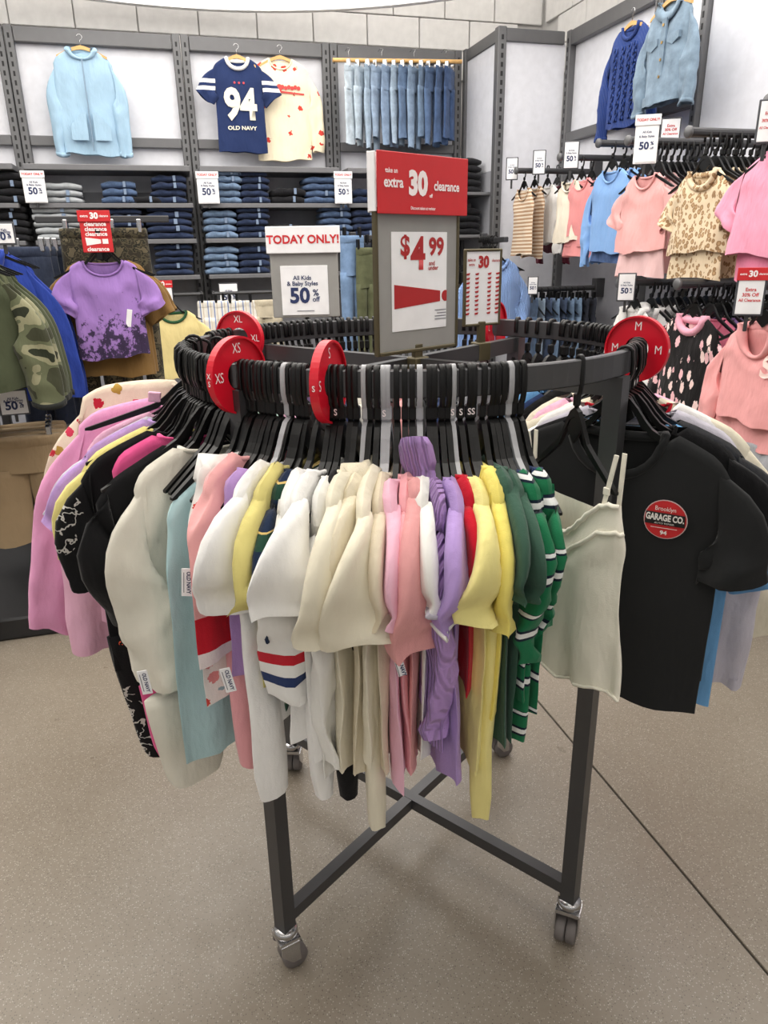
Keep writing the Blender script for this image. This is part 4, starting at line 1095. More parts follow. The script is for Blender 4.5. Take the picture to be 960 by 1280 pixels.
# TODAY ONLY sign on a pole
q = on_z(382, 640, 0); dd = Vector((q.x, q.y, 0)).normalized()
def at_range(px, py, rng):
    d = ray(px, py); return CAM+d*(rng/math.hypot(d.x, d.y))
q = at_range(381, 343, 2.75); k_ = px_scale(q)
t = empty('today_sign', (q.x, q.y, 0), R_(-15.7+4), 'grey poster stand headed TODAY ONLY with fifty percent poster behind the rack', 'sign')
w, h_ = 84*k_, 104*k_; zc = q.z
obj('panel', MB().bbox(-w/2, w/2, 0, .012, zc-h_/2, zc+h_/2, .003), SIGN_GREY, t)
obj('topper', MB().bbox(-w*.54, w*.54, -.012, -.002, zc+h_*.24, zc+h_*.54, .002), PAPER, t)
lettering(t, 'TODAY ONLY!', w*.158, 0, zc+h_*.39, -.0135, RED, .03)
obj('poster', MB().bbox(-w*.36, w*.34, -.004, 0, zc-h_*.47, zc+h_*.10, .001), PAPER, t)
y = -.0055
lettering(t, 'All Kids', w*.085, -.01, zc-h_*.04, y, INK, .02); lettering(t, '& Baby Styles', w*.085, -.01, zc-h_*.105, y, INK, .02)
lettering(t, '50', w*.30, -w*.09, zc-h_*.25, y, INK, .035); lettering(t, '%', w*.13, w*.15, zc-h_*.215, y, INK, .02); lettering(t, 'off', w*.10, w*.15, zc-h_*.29, y, INK, .02)
obj('fine_print', MB().prism([(-w*.14, zc-h_*.425), (w*.12, zc-h_*.425), (w*.12, zc-h_*.418), (-w*.14, zc-h_*.418)], y, -.004), INKGREY, t)
obj('pole', MB().cyl((0, .02, .02), (0, .02, zc-h_*.3), .012, 12), DARK_METAL, t, True)
obj('base', MB().lathe([(0, .0), (.16, 0), (.16, .012), (.02, .024), (0, .024)], 28), DARK_METAL, t, True)
# ------------------------------------------------------------------ the round clearance rack
RC = Vector((.4716, 1.467, 0)); RR = .456; ZR = 1.337
RACK = plain('rack_grey', (84, 84, 86), .36, .55, grain=.03)
def ra(a): return R_(a)-YAW            # angle measured in the camera's heading -> building frame
def rpt(a, r, z): return Vector((RC.x+r*math.cos(ra(a)), RC.y+r*math.sin(ra(a)), z))
rk = empty('round_rack', (RC.x, RC.y, 0), 0, 'round grey metal clothes rack on casters in the foreground', 'garment rack')
ringp = [(RR*math.cos(2*math.pi*k/96), RR*math.sin(2*math.pi*k/96), ZR-.021) for k in range(96)]
hs, vs_ = .0075, .021; c_ = .002
sec = [(-hs+c_, -vs_), (hs-c_, -vs_), (hs, -vs_+c_), (hs, vs_-c_), (hs-c_, vs_), (-hs+c_, vs_), (-hs, vs_-c_), (-hs, -vs_+c_)]
obj('ring_rail', MB().sweep(ringp, sec, loop=True), RACK, rk, False)
LEGA = [230.3, 320.3, 50.3, 140.3]
for i, a in enumerate(LEGA):
    ca, sa = math.cos(ra(a)), math.sin(ra(a))
    def L2(r, s): return (r*ca-s*sa, r*sa+s*ca)
    w = .0165
    rings = [[(*L2(RR+dx, dy), z) for dx, dy in ((-w, -w), (w, -w), (w, w), (-w, w))] for z in (.108, ZR-.042)]
    leg = obj('leg', MB().loft(rings, cap=True), RACK, rk)
    # caster
    sw = [R_(15), R_(-130), R_(10), R_(70)][i]; cx, cy = L2(RR, 0)
    def W(x, y, z): return (cx+x*math.cos(sw)-y*math.sin(sw), cy+x*math.sin(sw)+y*math.cos(sw), z)
    cst = obj('caster', MB().lathe([(0, .109), (.024, .109), (.027, .103), (.027, .094), (.022, .088), (0, .088)], 24, (cx, cy, 0)), CHROME, leg, True)
    mb = MB()
    mb.loft([[W(x, y, z) for x, y in ((-.024, -.026), (.024, -.026), (.024, .026), (-.024, .026))] for z in (.078, .088)], cap=True)
    for s in (-1, 1): mb.loft([[W(x, s*.026+t_, z) for x, t_ in ((-.022, -.0015), (.020, -.0015), (.020, .0015), (-.022, .0015))] if z > .04 else [W(x+.012, s*.026+t_, z) for x, t_ in ((-.01, -.0015), (.01, -.0015), (.01, .0015), (-.01, .0015))] for z in (.08, .055, .026)], cap=True)
    obj('fork', mb, CHROME, leg)
    for s in (-1, 1):
        prof_ = [(.006, -.011), (.026, -.011), (.0285, -.008), (.0285, .008), (.026, .011), (.006, .011)]; rings = []
        for k in range(25):
            t_ = 2*math.pi*k/24; rings.append([W(.012+r*math.cos(t_), s*.012+h, .0285+r*math.sin(t_)) for r, h in prof_])
        obj('wheel', MB().loft(rings, closed=False), plain('caster_wheel', (110, 104, 102), .55), leg, True)
    if i == 1: obj('brake_pedal', MB().loft([[W(x, y, z) for y, z in ((-.02, z0), (.02, z0), (.02, z0+.004), (-.02, z0+.004))] for x, z0 in ((-.02, .072), (-.05, .055), (-.062, .036))], cap=True), plain('pedal', (150, 152, 156), .35, .8), leg)
for i in range(2):      # base cross and top cross, each of two crossing bars
    a = LEGA[i]
    for z0, z1, w in ((.122, .152, .0135), (ZR-.078, ZR-.043, .010)):
        ca, sa = math.cos(ra(a)), math.sin(ra(a)); dz = .001*i
        rings = [[(r*ca-s*sa, r*sa+s*ca, z) for s, z in ((-w, z0+dz), (w, z0+dz), (w, z1+dz), (-w, z1+dz))] for r in (-RR+.015, RR-.015)]
        obj('base_bar' if z0 < .5 else 'top_bar', MB().loft(rings, cap=True), RACK, rk)

# ------------------------------------------------------------------ size dividers
SZ = {'XS': 'extra small', 'S': 'small', 'M': 'medium', 'L': 'large', 'XL': 'extra large'}
def divider(a, txt, label, flip=False, yaw=0.0):
    t = empty('size_divider', rpt(a, RR, ZR-.02), ra(a)+yaw, label, 'size divider', 'red size dividers on the round rack')
    ro, ri = .063, .0235; poly = []; N_ = 44; a0, a1 = R_(-80), R_(260)
    for y0, y1, nm, mt, o_, i_ in ((-.0016, .0016, 'disc', RED_PL, ro-.002, ri), (-.007, .007, 'rim', RED_PL, ro, ro-.0035)):
        rings = []
        for k in range(N_+1):
            t_ = lerp(a0, a1, k/N_); c, s = math.cos(t_), math.sin(t_)
            rings.append([(i_*c, y0, i_*s), (o_*c, y0, o_*s), (o_*c, y1, o_*s), (i_*c, y1, i_*s)])
        obj(nm, MB().loft(rings, cap=True), mt, t)
    for sd in (-1, 1):
        for ang in (90, 0, 180):
            x, z = .043*math.cos(R_(ang)), .043*math.sin(R_(ang))
            if txt == 'XS': sx = .7
            else: sx = .85
            o = lettering(t, txt, .023, x, z, sd*.0022, WHITEINK, .0, sx)
            if sd > 0: o.rotation_euler = (0, 0, math.pi)
    # letters on the outer edge
    for ch_i, ch in enumerate(txt):
        o = lettering(t, ch, .012, ro+.0006, .0-(ch_i-.5*(len(txt)-1))*.012, 0, WHITEINK, .02, .9); o.rotation_euler = (0, 0, math.pi/2)
    return t
divider(230, 'XS', 'red round size divider marked XS on the rack front', yaw=R_(6))
divider(252.5, 'S', 'red round size divider marked S on the rack front', yaw=R_(0))
divider(346, 'M', 'red round size divider marked M on the right of the rack', yaw=R_(-26))
divider(150, 'XL', 'red round size divider marked XL at the back left of the rack', yaw=R_(8))
divider(58, 'L', 'red round size divider half hidden behind the small framed sign', yaw=R_(0))

# ------------------------------------------------------------------ signs standing on the rack
def frame_parts(t, w, h, z0, edge, d=.012, e=.008):
    obj('frame', MB().bbox(-w/2, -w/2+e, -d/2, d/2, z0, z0+h, .002), edge, t); obj('frame', MB().bbox(w/2-e, w/2, -d/2, d/2, z0, z0+h, .002), edge, t)
    obj('frame', MB().bbox(-w/2+e, w/2-e, -d/2, d/2, z0, z0+e, .002), edge, t); obj('frame', MB().bbox(-w/2+e, w/2-e, -d/2, d/2, z0+h-e, z0+h, .002), edge, t)
w, h_ = .235, .275
sc_ = on_z(522, 441, 1.312)
t = empty('price_sign', (RC.x+.015, RC.y-.02, ZR-.043), R_(42)-YAW, 'bronze framed grey sign reading 4.99 and under with a red clearance topper', 'sign')
z0 = .014
frame_parts(t, w, h_, z0, SIGN_EDGE)
obj('backing', MB().bbox(-w/2+.004, w/2-.004, -.003, .003, z0+.004, z0+h_-.004, .001), SIGN_GREY, t)
pw0, pw1, pz0, pz1 = -.076, .080, z0+.045, z0+.232
obj('poster', MB().bbox(pw0, pw1, -.0045, -.003, pz0, pz1, .0005), PAPER, t)
y = -.0052
lettering(t, '$', .052, -.040, z0+.205, y, DKRED, .03, .95); lettering(t, '4', .084, -.004, z0+.189, y, DKRED, .03, .95); lettering(t, '99', .046, .048, z0+.203, y, DKRED, .035, .95)
lettering(t, 'and', .012, .035, z0+.173, y, DKRED, .02); lettering(t, 'under', .012, .039, z0+.164, y, DKRED, .02)
obj('exclamation_mark', MB().prism([(-.070, z0+.089), (.060, z0+.098), (.060, z0+.119), (-.070, z0+.135)], y, -.0045), DKRED, t)
obj('exclamation_dot', MB().prism([(pw1, z0+.098)]+[(.076+.011*math.cos(R_(q)), z0+.1085+.011*math.sin(R_(q))) for q in range(290, 69, -20)]+[(pw1, z0+.119)], y, -.0045), DKRED, t)
for i in range(4): obj('fine_print', MB().prism([(.045+.006*(i == 2), z0+.062+.006*i), (.078, z0+.062+.006*i), (.078, z0+.0635+.006*i), (.045+.006*(i == 2), z0+.0635+.006*i)], y, -.0045), INKGREY, t)
tp = obj('topper', MB().bbox(-w/2+.001, w/2+.012, -.014, -.010, z0+h_-.012, z0+h_+.094, .001), RED, t)
obj('topper_fold', MB().bbox(-w/2-.004, w/2+.006, .008, .011, z0+h_-.01, z0+h_+.094, .001), PAPER, tp)
obj('topper_fold', MB().bbox(-w/2-.004, -w/2+.001, -.010, .008, z0+h_-.008, z0+h_+.093, .001), PAPER, tp)
y = -.0152; zt_ = z0+h_+.04
lettering(t, 'take an', .012, -.083, zt_+.022, y, WHITEINK, .02, .9); lettering(t, 'extra', .026, -.078, zt_+.002, y, WHITEINK, .028, .9)
lettering(t, '30', .056, -.014, zt_+.001, y, WHITEINK, .055, .9); lettering(t, '%', .012, .015, zt_-.007, y-.0004, RED, .06, .9); lettering(t, 'off', .009, .021, zt_-.018, y, WHITEINK, .03, .9)
lettering(t, 'clearance', .024, .066, zt_+.0, y, WHITEINK, .028, .8); lettering(t, 'Discount taken at register', .008, .0, zt_-.041, y, WHITEINK, .02, .8)
obj('stem', MB().bbox(-.012, .012, -.004, .008, -.01, .03, .002), SIGN_EDGE, t); obj('clamp', MB().bbox(-.02, .02, -.016, .016, -.036, .004, .003), SIGN_EDGE, t)
# smaller framed list
b_ = rpt(50.3, .285, ZR-.043)
t = empty('clearance_list_sign', b_, R_(36)-YAW-R_(6), 'small dark framed sign listing clearance prices in red behind the price sign', 'sign')
w, h_, z0 = .108, .172, .042
frame_parts(t, w, h_, z0, SIGN_EDGE, .010, .006)
obj('poster', MB().bbox(-w/2+.004, w/2-.004, -.002, .002, z0+.004, z0+h_-.004, .0005), PAPER, t)
y = -.0032
lettering(t, '30', .034, .0, z0+.142, y, DKRED, .05, .9); lettering(t, 'take an', .009, -.034, z0+.148, y, DKRED, .02, .85); lettering(t, 'extra', .009, -.034, z0+.138, y, DKRED, .02, .85); lettering(t, 'clearance', .009, .036, z0+.146, y, DKRED, .02, .7)
mb = MB()
for c in (-.044, -.018, .018, .042):
    for r in range(10):
        zz = z0+.118-.0098*r; mb.prism([(c-.005, zz), (c+.006, zz+.002), (c+.004, zz-.003), (c-.003, zz-.0035)], y, -.002)
obj('price_rows', mb, DKRED, t)
obj('stem', MB().bbox(-.011, .011, -.005, .005, .0, z0+.01, .002), SIGN_EDGE, t); obj('clamp', MB().bbox(-.017, .017, -.019, .019, -.038, .004, .002), SIGN_EDGE, t)

# ------------------------------------------------------------------ garments on the rack
ZN = ZR-.135
_gseed = [200]; gar_angles = []
def RG(a, name, label, cat, tilt=0.0, yaw=0.0, dr=0.0, dz=0.0, hires=True, hang='black', lean=0.0, **sp):
    _gseed[0] += 1; sp.setdefault('seed', _gseed[0]); sp.setdefault('t1', .014); sp.setdefault('fa', .009); sp.setdefault('k', 42.0); sp.setdefault('t0', .0105); sp.setdefault('nr', .0045); sp.setdefault('cn', .5); sp.setdefault('cap', 1.32)
    rg = random.Random(int(a*31)); sp.setdefault('nw', .075+rg.uniform(-.012, .016)); dz += rg.uniform(-.012, .006); sp.setdefault('sth', .016); sp.setdefault('zt', -.058)
    if sp.get('sleeve') == 'short': sp['sl'] = max(.05, sp['sl']-.065); sp['so'] = sp.get('so', .05)+.025
    if 222 <= a <= 292:
        sp['L'] += .065; sp['tip'] *= .80; sp['bw'] *= .86; sp['so'] = sp.get('so', 0)-.015; sp['legs'] = [(x*.85, -.14, z1+.045, w1*.95, w1*.88, m_, min(.6, p_+.15)) for x, z0, z1, w0, w1, m_, p_ in sp.get('legs', [])]
        if sp.get('sleeve') == 'long': sp['sl'] -= .06
    if 'topf' not in sp: sp['zt'] = -(sp['tip']-sp.get('nw', .075))*.46
    gar_angles.append((a, hang, tilt, yaw, min(1.06, (sp['tip']-.012)/.205)))
    p = rpt(a, RR, ZN+dz)
    g_ = garment(name, label, cat, p, ra(a)+yaw, sp, 'clothes hanging on the round rack', tilt, lean, hires)
    if dr: g_.location += Vector((math.cos(ra(a)), math.sin(ra(a)), 0))*dr
    return g_
pink = F('pink', (238, 164, 206)); pink2 = F('pink_pale', (240, 186, 212)); lil = F('lilac', (180, 146, 204)); yel = F('butter', (238, 224, 142)); blk_ = F('black', (22, 22, 24)); hot = F('hot_pink', (232, 92, 150))
ivory = F('ivory', (228, 224, 210)); aqua = F('aqua', (176, 208, 212)); offw = F('off_white', (238, 237, 232)); cream2 = F('ecru', (232, 225, 204)); beige = F('beige', (222, 210, 186)); grylil = F('grey_lilac', (196, 192, 204))
rose = F('rose', (238, 170, 176)); dusty = F('dusty_rose', (224, 160, 160)); lightp = F('light_pink', (240, 188, 208)); redf = F('crimson', (190, 24, 44)); yel2 = F('lemon', (240, 224, 120)); yel3 = F('pale_lemon', (238, 226, 150))
dgreen = F('bottle_green', (62, 92, 78)); navy = F('navy', (38, 54, 92)); wht = F('bright_white', (244, 243, 241)); knitlil = F('lilac_knit', (186, 150, 212), rib=True, wr=.8); olv = F('straw', (220, 208, 132)); skyt = F('sky', (110, 164, 214))
hoodp = spots('hood_print', (238, 222, 200), [(196, 40, 60), (214, 60, 90), (184, 150, 70), (120, 150, 170)], 24.0, .27, .75)
skel = scribble('skeleton_print', (20, 20, 22), [(200, 196, 190), (216, 206, 196), (220, 90, 60), (190, 190, 186)], 13.0)
rug = stripes('rugby', .098, [(0, (30, 112, 74)), (.50, (22, 34, 52)), (.545, (236, 238, 236)), (.64, (22, 34, 52)), (.685, (30, 112, 74)), (.90, (22, 34, 52)), (.93, (236, 238, 236)), (.985, (22, 34, 52))])
plaid = stripes('navy_green_plaid', .06, [(0, (30, 44, 70)), (.45, (40, 74, 60)), (.8, (220, 190, 120)), (.84, (30, 44, 70))])
cuffst = stripes('cuff_bands', 1.0, [(0, (240, 239, 236)), (.672, (44, 60, 104)), (.692, (240, 239, 236)), (.714, (200, 40, 54)), (.732, (240, 239, 236))])
floral = spots('floral', (240, 236, 232), [(214, 80, 70), (150, 180, 190), (230, 150, 150)], 26.0, .26)
blockp = stripes('pink_block', .9, [(0, (240, 176, 176)), (.62, (236, 224, 224)), (.66, (196, 30, 46)), (.73, (240, 176, 176))], 2, 0)
TAGM = PAPER

# left side, from the back
RG(172, 'print_pyjama', 'cream pyjama top with small red and gold pictures at the left', 'pyjamas', tilt=R_(20), yaw=R_(10), dz=.02, mat=hoodp, tip=.25, L=-.50, bw=.25, zt=-.03, sleeve='long', sl=.48, sw=.05, so=-.01, si=.0, nw=.07, t1=.02, lean=0)
RG(181, 'pink_shirt', 'bubblegum pink long-sleeved top nearest the cream printed pyjamas', 'top', tilt=R_(13), yaw=R_(9), mat=pink, tip=.23, L=-.5, bw=.235, zt=-.035, sleeve='long', sl=.42, sw=.05, so=.035, si=.0, t1=.018, sth=.022)
RG(186, 'pink_shirt', 'paler pink long-sleeved top behind the bare hanger at the left', 'top', tilt=R_(3), yaw=R_(6), mat=pink2, tip=.215, L=-.46, bw=.22, sleeve='long', sl=.40, sw=.05, so=.04, si=0)
RG(190, 'grey_shirt', 'grey lilac top between the pale pink and the purple ones', 'top', mat=grylil, yaw=R_(4), tip=.21, L=-.44, bw=.21, sleeve='short', sl=.15, sw=.07, so=.03, si=0)
RG(194, 'purple_tee', 'purple tee whose sleeve tip sticks out left of the yellow one', 'tee', mat=lil, yaw=R_(4), tip=.22, L=-.40, bw=.20, sleeve='short', sl=.15, sw=.07, so=.02, si=0, sth=.02)
RG(199, 'yellow_tee', 'pale yellow tee left of the black skeleton print pyjamas', 'tee', mat=yel, yaw=R_(3), tip=.215, L=-.42, bw=.205, sleeve='short', sl=.165, sw=.07, so=-.015, si=0, sth=.02)
RG(205, 'skeleton_pyjama', 'black pyjamas printed with little white skeletons, legs hanging low', 'pyjamas', mat=skel, tip=.215, L=-.48, bw=.21, sleeve='short', sl=.20, sw=.075, so=-.04, si=0, sth=.022, t1=.022, legs=[(.13, -.40, -.70, .085, .055, skel, .2), (.0, -.40, -.66, .08, .055, skel, .2)])
RG(210, 'hot_pink_shirt', 'hot pink top with a narrow leg hanging beside the skeleton pyjamas', 'top', mat=hot, tip=.165, L=-.42, bw=.15, legs=[(.13, -.40, -.68, .05, .035, hot, .3)])
RG(217, 'black_tee', 'plain black tee in front of the skeleton print pyjamas', 'tee', mat=blk_, tip=.215, L=-.44, bw=.20, sleeve='short', sl=.225, sw=.08, so=-.08, si=0, sth=.03, t1=.02, stw=.4)
RG(221, 'ivory_shirt', 'ivory long-sleeved top left of the aqua one, hem hanging low', 'top', mat=ivory, tip=.165, L=-.46, bw=.17, sleeve='long', sl=.30, sw=.06, so=.0, si=0, sth=.026, t1=.026, stw=.9, legs=[(.12, -.45, -.66, .08, .06, ivory, .2)])
# between XS and S
RG(228.3, 'aqua_shirt', 'pale aqua top with a white woven brand label near the XS divider', 'top', mat=aqua, tip=.19, L=-.58, bw=.20, dz=-.045)
fd = RG(233, 'floral_dress', 'white dress with red embroidered flowers left of the purple strap', 'dress', mat=floral, tip=.15, L=-.48, bw=.18, neck='collar', nmat=floral)
RG(236.3, 'colour_block_shirt', 'coral pink top with a red chest band below the white tee', 'top', mat=blockp, tip=.175, L=-.40, bw=.215, legs=[(.11, -.38, -.62, .055, .035, rose, .2)], t1=.024)
RG(239.5, 'purple_shirt', 'muted purple top showing only its shoulder left of the white tee', 'top', mat=lil, tip=.16, L=-.40, bw=.17)
RG(243.2, 'white_tee', 'bright white tee with a wide open sleeve, left of the S divider', 'tee', mat=wht, tip=.19, L=-.52, bw=.185, sleeve='short', sl=.15, sw=.075, so=-.012, si=0, sth=.03, stw=.9, t1=.024, legs=[(.14, -.42, -.63, .062, .05, wht, .1)])
RG(245.5, 'straw_tee', 'straw yellow tee squeezed right of the wide white sleeve', 'tee', mat=olv, tip=.17, L=-.42, bw=.17, sleeve='short', sl=.17, sw=.06, so=.01, si=0, sth=.014)
RG(247.5, 'plaid_shirt', 'dark navy and green plaid shirt deep between white tops', 'shirt', mat=plaid, tip=.15, L=-.46, bw=.16, sleeve='short', sl=.2, sw=.055, so=0, si=0, sth=.014)
RG(250, 'white_ringer', 'white top with red and navy banded lower sleeve', 'top', mat=wht, tip=.18, L=-.50, bw=.17, sleeve='long', sl=.30, sw=.055, so=.005, si=0, sth=.028, stw=.8, smat=cuffst, t1=.02)
for k in range(3): obj('tassel', MB().tube([(.072+.004*k, -.012+.008*k, .004), (.085+.004*k, -.014+.01*k, -.008), (.10, -.012+.012*k, -.026), (.105, -.012+.012*k, -.04)], .0042, 6), redf, fd, True)
# right of S
RG(252.6, 'white_tee', 'bright white tee with draped sleeve just right of the S divider', 'tee', mat=wht, tip=.185, L=-.54, bw=.175, sleeve='short', sl=.135, sw=.075, so=.015, si=0, sth=.03, stw=.7, t1=.018, legs=[(.12, -.45, -.62, .05, .035, wht, .3)])
RG(255, 'soft_white_shirt', 'soft white long top right of the banded sleeve', 'top', mat=offw, tip=.17, L=-.56, bw=.165, sleeve='long', sl=.42, sw=.045, so=.0, si=0, sth=.016, t1=.016)
RG(256.6, 'black_leggings', 'black leggings end hanging under the white tops', 'leggings', mat=blk_, tip=.13, L=-.48, bw=.12, neck=None, legs=[(.10, -.46, -.63, .045, .03, blk_, .2)])
RG(257.8, 'cream_tee', 'cream tee with a square sleeve behind the bare hanger tip', 'tee', mat=cream2, tip=.19, L=-.56, bw=.18, sleeve='short', sl=.175, sw=.07, so=.005, si=0, sth=.03, stw=.7, t1=.018)
RG(259.6, 'gathered_blouse', 'ecru crinkled top with gathered neck near the rack middle', 'top', mat=F('crinkle', (226, 216, 192), wr=.9), tip=.16, L=-.57, bw=.165, sleeve='short', sl=.10, sw=.06, so=.0, si=0, sth=.022, stw=.6, fa=.012, k=80, neck='collar', t1=.016)
RG(262, 'cream_tee', 'cream tee with the widest flared sleeve at the rack front', 'tee', mat=cream2, tip=.20, L=-.53, bw=.18, sleeve='short', sl=.165, sw=.066, so=.02, si=0, sth=.022, stw=1.25, t1=.02, legs=[(.13, -.42, -.67, .05, .024, cream2, .3)])
RG(264, 'beige_tee', 'beige tee right of the widest cream sleeve', 'tee', mat=beige, tip=.17, L=-.55, bw=.17, sleeve='short', sl=.15, sw=.06, so=.0, si=0, t1=.014)
RG(265.7, 'light_pink_tee', 'light pink tee hanging to knee level, left of the salmon one', 'tee', mat=lightp, tip=.175, L=-.57, bw=.17, sleeve='short', sl=.155, sw=.055, so=.008, si=0, sth=.016, t1=.016)
RG(267.2, 'salmon_tee', 'salmon pink tee with a black sleeve cuff', 'tee', mat=rose, tip=.17, L=-.55, bw=.165, sleeve='short', sl=.15, sw=.055, so=.0, si=0, sth=.014, cuff=blk_, cuft=-.3, t1=.014)
RG(268.6, 'dusty_tee', 'dusty pink tee with crumpled sleeve in the rack middle', 'tee', mat=dusty, tip=.165, L=-.54, bw=.165, sleeve='short', sl=.20, sw=.05, so=.015, si=0, sth=.026, stw=.5, t1=.014)
RG(270, 'white_ringer', 'white tee with lilac grey sleeve edge left of the lilac turtleneck', 'tee', mat=offw, tip=.175, L=-.52, bw=.165, sleeve='short', sl=.135, sw=.06, so=.008, si=0, sth=.018, cuff=grylil, cuft=.2, t1=.014)
tn = RG(271.8, 'turtleneck', 'lilac ribbed knit turtleneck with its neck flopped upward', 'sweater', mat=knitlil, tip=.17, L=-.50, bw=.17, sleeve='long', sl=.36, sw=.042, so=.0, si=0, sth=.02, t1=.018, neck=None)
RG(274.2, 'ringer_tee', 'lavender ringer tee with white edged sleeve', 'tee', mat=F('lavender', (176, 148, 206)), tip=.18, L=-.56, bw=.175, sleeve='short', sl=.135, sw=.055, so=.01, si=0, sth=.022, stw=.5, cuff=offw, cuft=.45, t1=.018)
RG(276.2, 'red_tee', 'crimson tee squeezed between lavender and yellow', 'tee', mat=redf, tip=.165, L=-.40, bw=.165, sleeve='short', sl=.145, sw=.05, so=.0, si=0, sth=.012, t1=.012)
RG(277.8, 'yellow_tee', 'pale lemon tee with pointed sleeve, left of the brighter yellow one', 'tee', mat=yel3, tip=.18, L=-.55, bw=.175, sleeve='short', sl=.13, sw=.068, so=.01, si=0, sth=.026, stw=.9, t1=.016)
RG(280.2, 'yellow_tee', 'brighter yellow tee with one long pointed leg hanging lowest', 'tee', mat=yel2, tip=.175, L=-.46, bw=.17, sleeve='short', sl=.19, sw=.05, so=.0, si=0, sth=.018, t1=.018, legs=[(.14, -.40, -.65, .055, .022, yel3, .3)])
RG(282.2, 'green_tee', 'bottle green tee right of the yellow ones', 'tee', mat=dgreen, tip=.17, L=-.515, bw=.165, sleeve='short', sl=.14, sw=.055, so=.0, si=0, sth=.014, t1=.014)
RG(284.0, 'green_tee', 'bottle green tee beside the green striped pyjamas', 'tee', mat=dgreen, tip=.165, L=-.51, bw=.16, sleeve='short', sl=.13, sw=.055, so=.0, si=0, sth=.014, t1=.014)
RG(286.2, 'rugby_pyjama', 'green pyjamas with navy and white stripes, in front, legs below', 'pyjamas', mat=rug, tip=.165, L=-.42, bw=.16, sleeve='long', sl=.26, sw=.05, so=-.01, si=0, sth=.024, stw=.5, nmat=navy, t1=.02, legs=[(.10, -.40, -.50, .05, .05, rug, .0)])
RG(288.8, 'rugby_pyjama', 'green pyjamas with navy and white stripes, second, next to the camisole', 'pyjamas', mat=rug, tip=.15, L=-.48, bw=.15, sleeve='long', sl=.22, sw=.05, so=-.02, si=0, sth=.016, nmat=navy, t1=.018)
# turtleneck roll
mb = MB(); rings = []
for i in range(8):
    u = i/7; c = Vector((.065-.03*u+.04*u*u, -.012-.016*u, -.035+.095*u)); r = lerp(.024, .019, u)*(1 if u < .45 else 1.22)
    if u == 1: r *= .8
    rings.append([c+Vector((r*.9*math.cos(2*math.pi*k/22)*(1+.05*math.cos(11*2*math.pi*k/22)), r*math.sin(2*math.pi*k/22)*(1+.05*math.cos(22*math.pi*k/22)), .006*math.cos(2*math.pi*k/22))) for k in range(22)])
mb.loft(rings, cap=True); obj('roll_neck', mb, knitlil, tn, True)

# camisole
caf = F('camisole_cotton', (242, 237, 222), wr=.6)
def cam_top(x, side):
    ax = abs(x)/.105
    return (-.155+.075*sm(ax*1.05)) if side < 0 else -.10
cg = RG(305, 'camisole', 'ivory strappy camisole with gathered bust in front of the black tee', 'camisole', mat=caf, tip=.112, nw=.03, L=-.415, bw=.128, hemw=.15, topf=cam_top, neck=None, t0=.010, t1=.03, fa=.010, k=70, zt=-.08, hemc=.010, seed=5, yaw=R_(-4))
for s in (-1, 1):
    for yy, xb, zb in ((-.010, .082, -.092), (.008, .098, -.10)):
        obj('strap', MB().prism([(s*xb-.0042, zb), (s*xb+.0042, zb), (s*.100+.0042, .0), (s*.100-.0042, .0)], yy-.001, yy+.001), caf, cg)
    obj('strap_slider', MB().bbox(s*.087-.006, s*.087+.006, -.013, -.008, -.068, -.056, .001), caf, cg)
B_ = root_b[cg.name]
for z_, r_ in ((-.19, .004), (-.412, .003)):
    pts = [B_.P(u, (z_+.155)/(-.415+.155) if abs(z_) < .4 else .995, -1)+Vector((0, -.002, 0)) for u in [math.sin(math.pi/2*(i/10-1)) for i in range(21)]]
    obj('gathered_seam' if z_ > -.3 else 'lace_hem', MB().tube([(p.x, p.y, p.z+.003*math.sin(i*2.2)) for i, p in enumerate(pts)], r_, 6), caf, cg, True)
obj('neck_frill', MB().tube([(p.x, p.y-.002, p.z+.002*math.sin(i*2.5)) for i, p in enumerate([B_.P(-1+2*i/30*.999, 0.005, -1) for i in range(31)])], .0045, 6), caf, cg, True)

# black tee with the round emblem
bt = RG(324, 'emblem_tee', 'black tee with a round red GARAGE CO. emblem on the chest', 'tee', mat=F('washed_black', (34, 35, 36), wr=.2), tip=.198, L=-.53, bw=.20, hemw=.195, sleeve='short', sl=.185, sw=.068, so=-.003, si=.0, sth=.018, t1=.022, fa=.006, cap=1.0, k=20, nw=.085, nd=.085, zt=-.062, nr=.009, seed=9, yaw=R_(-2))
ex, ez, er = .105, -.150, .037
decal_poly(bt, 'emblem_edge', disc_rings(ex, ez, er, 32), plain('emblem_white', (214, 190, 190), .6), .0022)
decal_poly(bt, 'emblem_disc', disc_rings(ex, ez, er-.0016, 32), plain('emblem_red', (200, 34, 40), .6), .003)
bz = .0125; cw = math.sqrt(er*er-bz*bz)-.0012
decal_poly(bt, 'emblem_band', [[(ex-cw, ez-.010), (ex+cw, ez-.010), (ex+cw-.0005, ez+bz), (ex-cw+.0005, ez+bz)], [(ex-cw*.5, ez-.006), (ex+cw*.5, ez-.006), (ex+cw*.5, ez+bz*.6), (ex-cw*.5, ez+bz*.6)]], plain('emblem_black', (16, 16, 18), .6), .0052)
EW = plain('emblem_ink', (236, 232, 228), .6)
decal_text(bt, 'GARAGE CO.', .0165, ex, ez+.004, EW, .04, .66, .0068); decal_text(bt, 'Brooklyn', .0115, ex, ez+.021, EW, .0, .85, .0068); decal_text(bt, 'AUTO REPAIR', .0045, ex, ez-.0065, EW, .0, 1.2, .0068); decal_text(bt, '94', .0105, ex, ez-.0245, EW, .04, 1.1, .0068)
decal_poly(bt, 'emblem_line', [[(ex-.022, ez-.0155), (ex+.022, ez-.0155), (ex+.022, ez-.0145), (ex-.022, ez-.0145)]], EW, .0068)
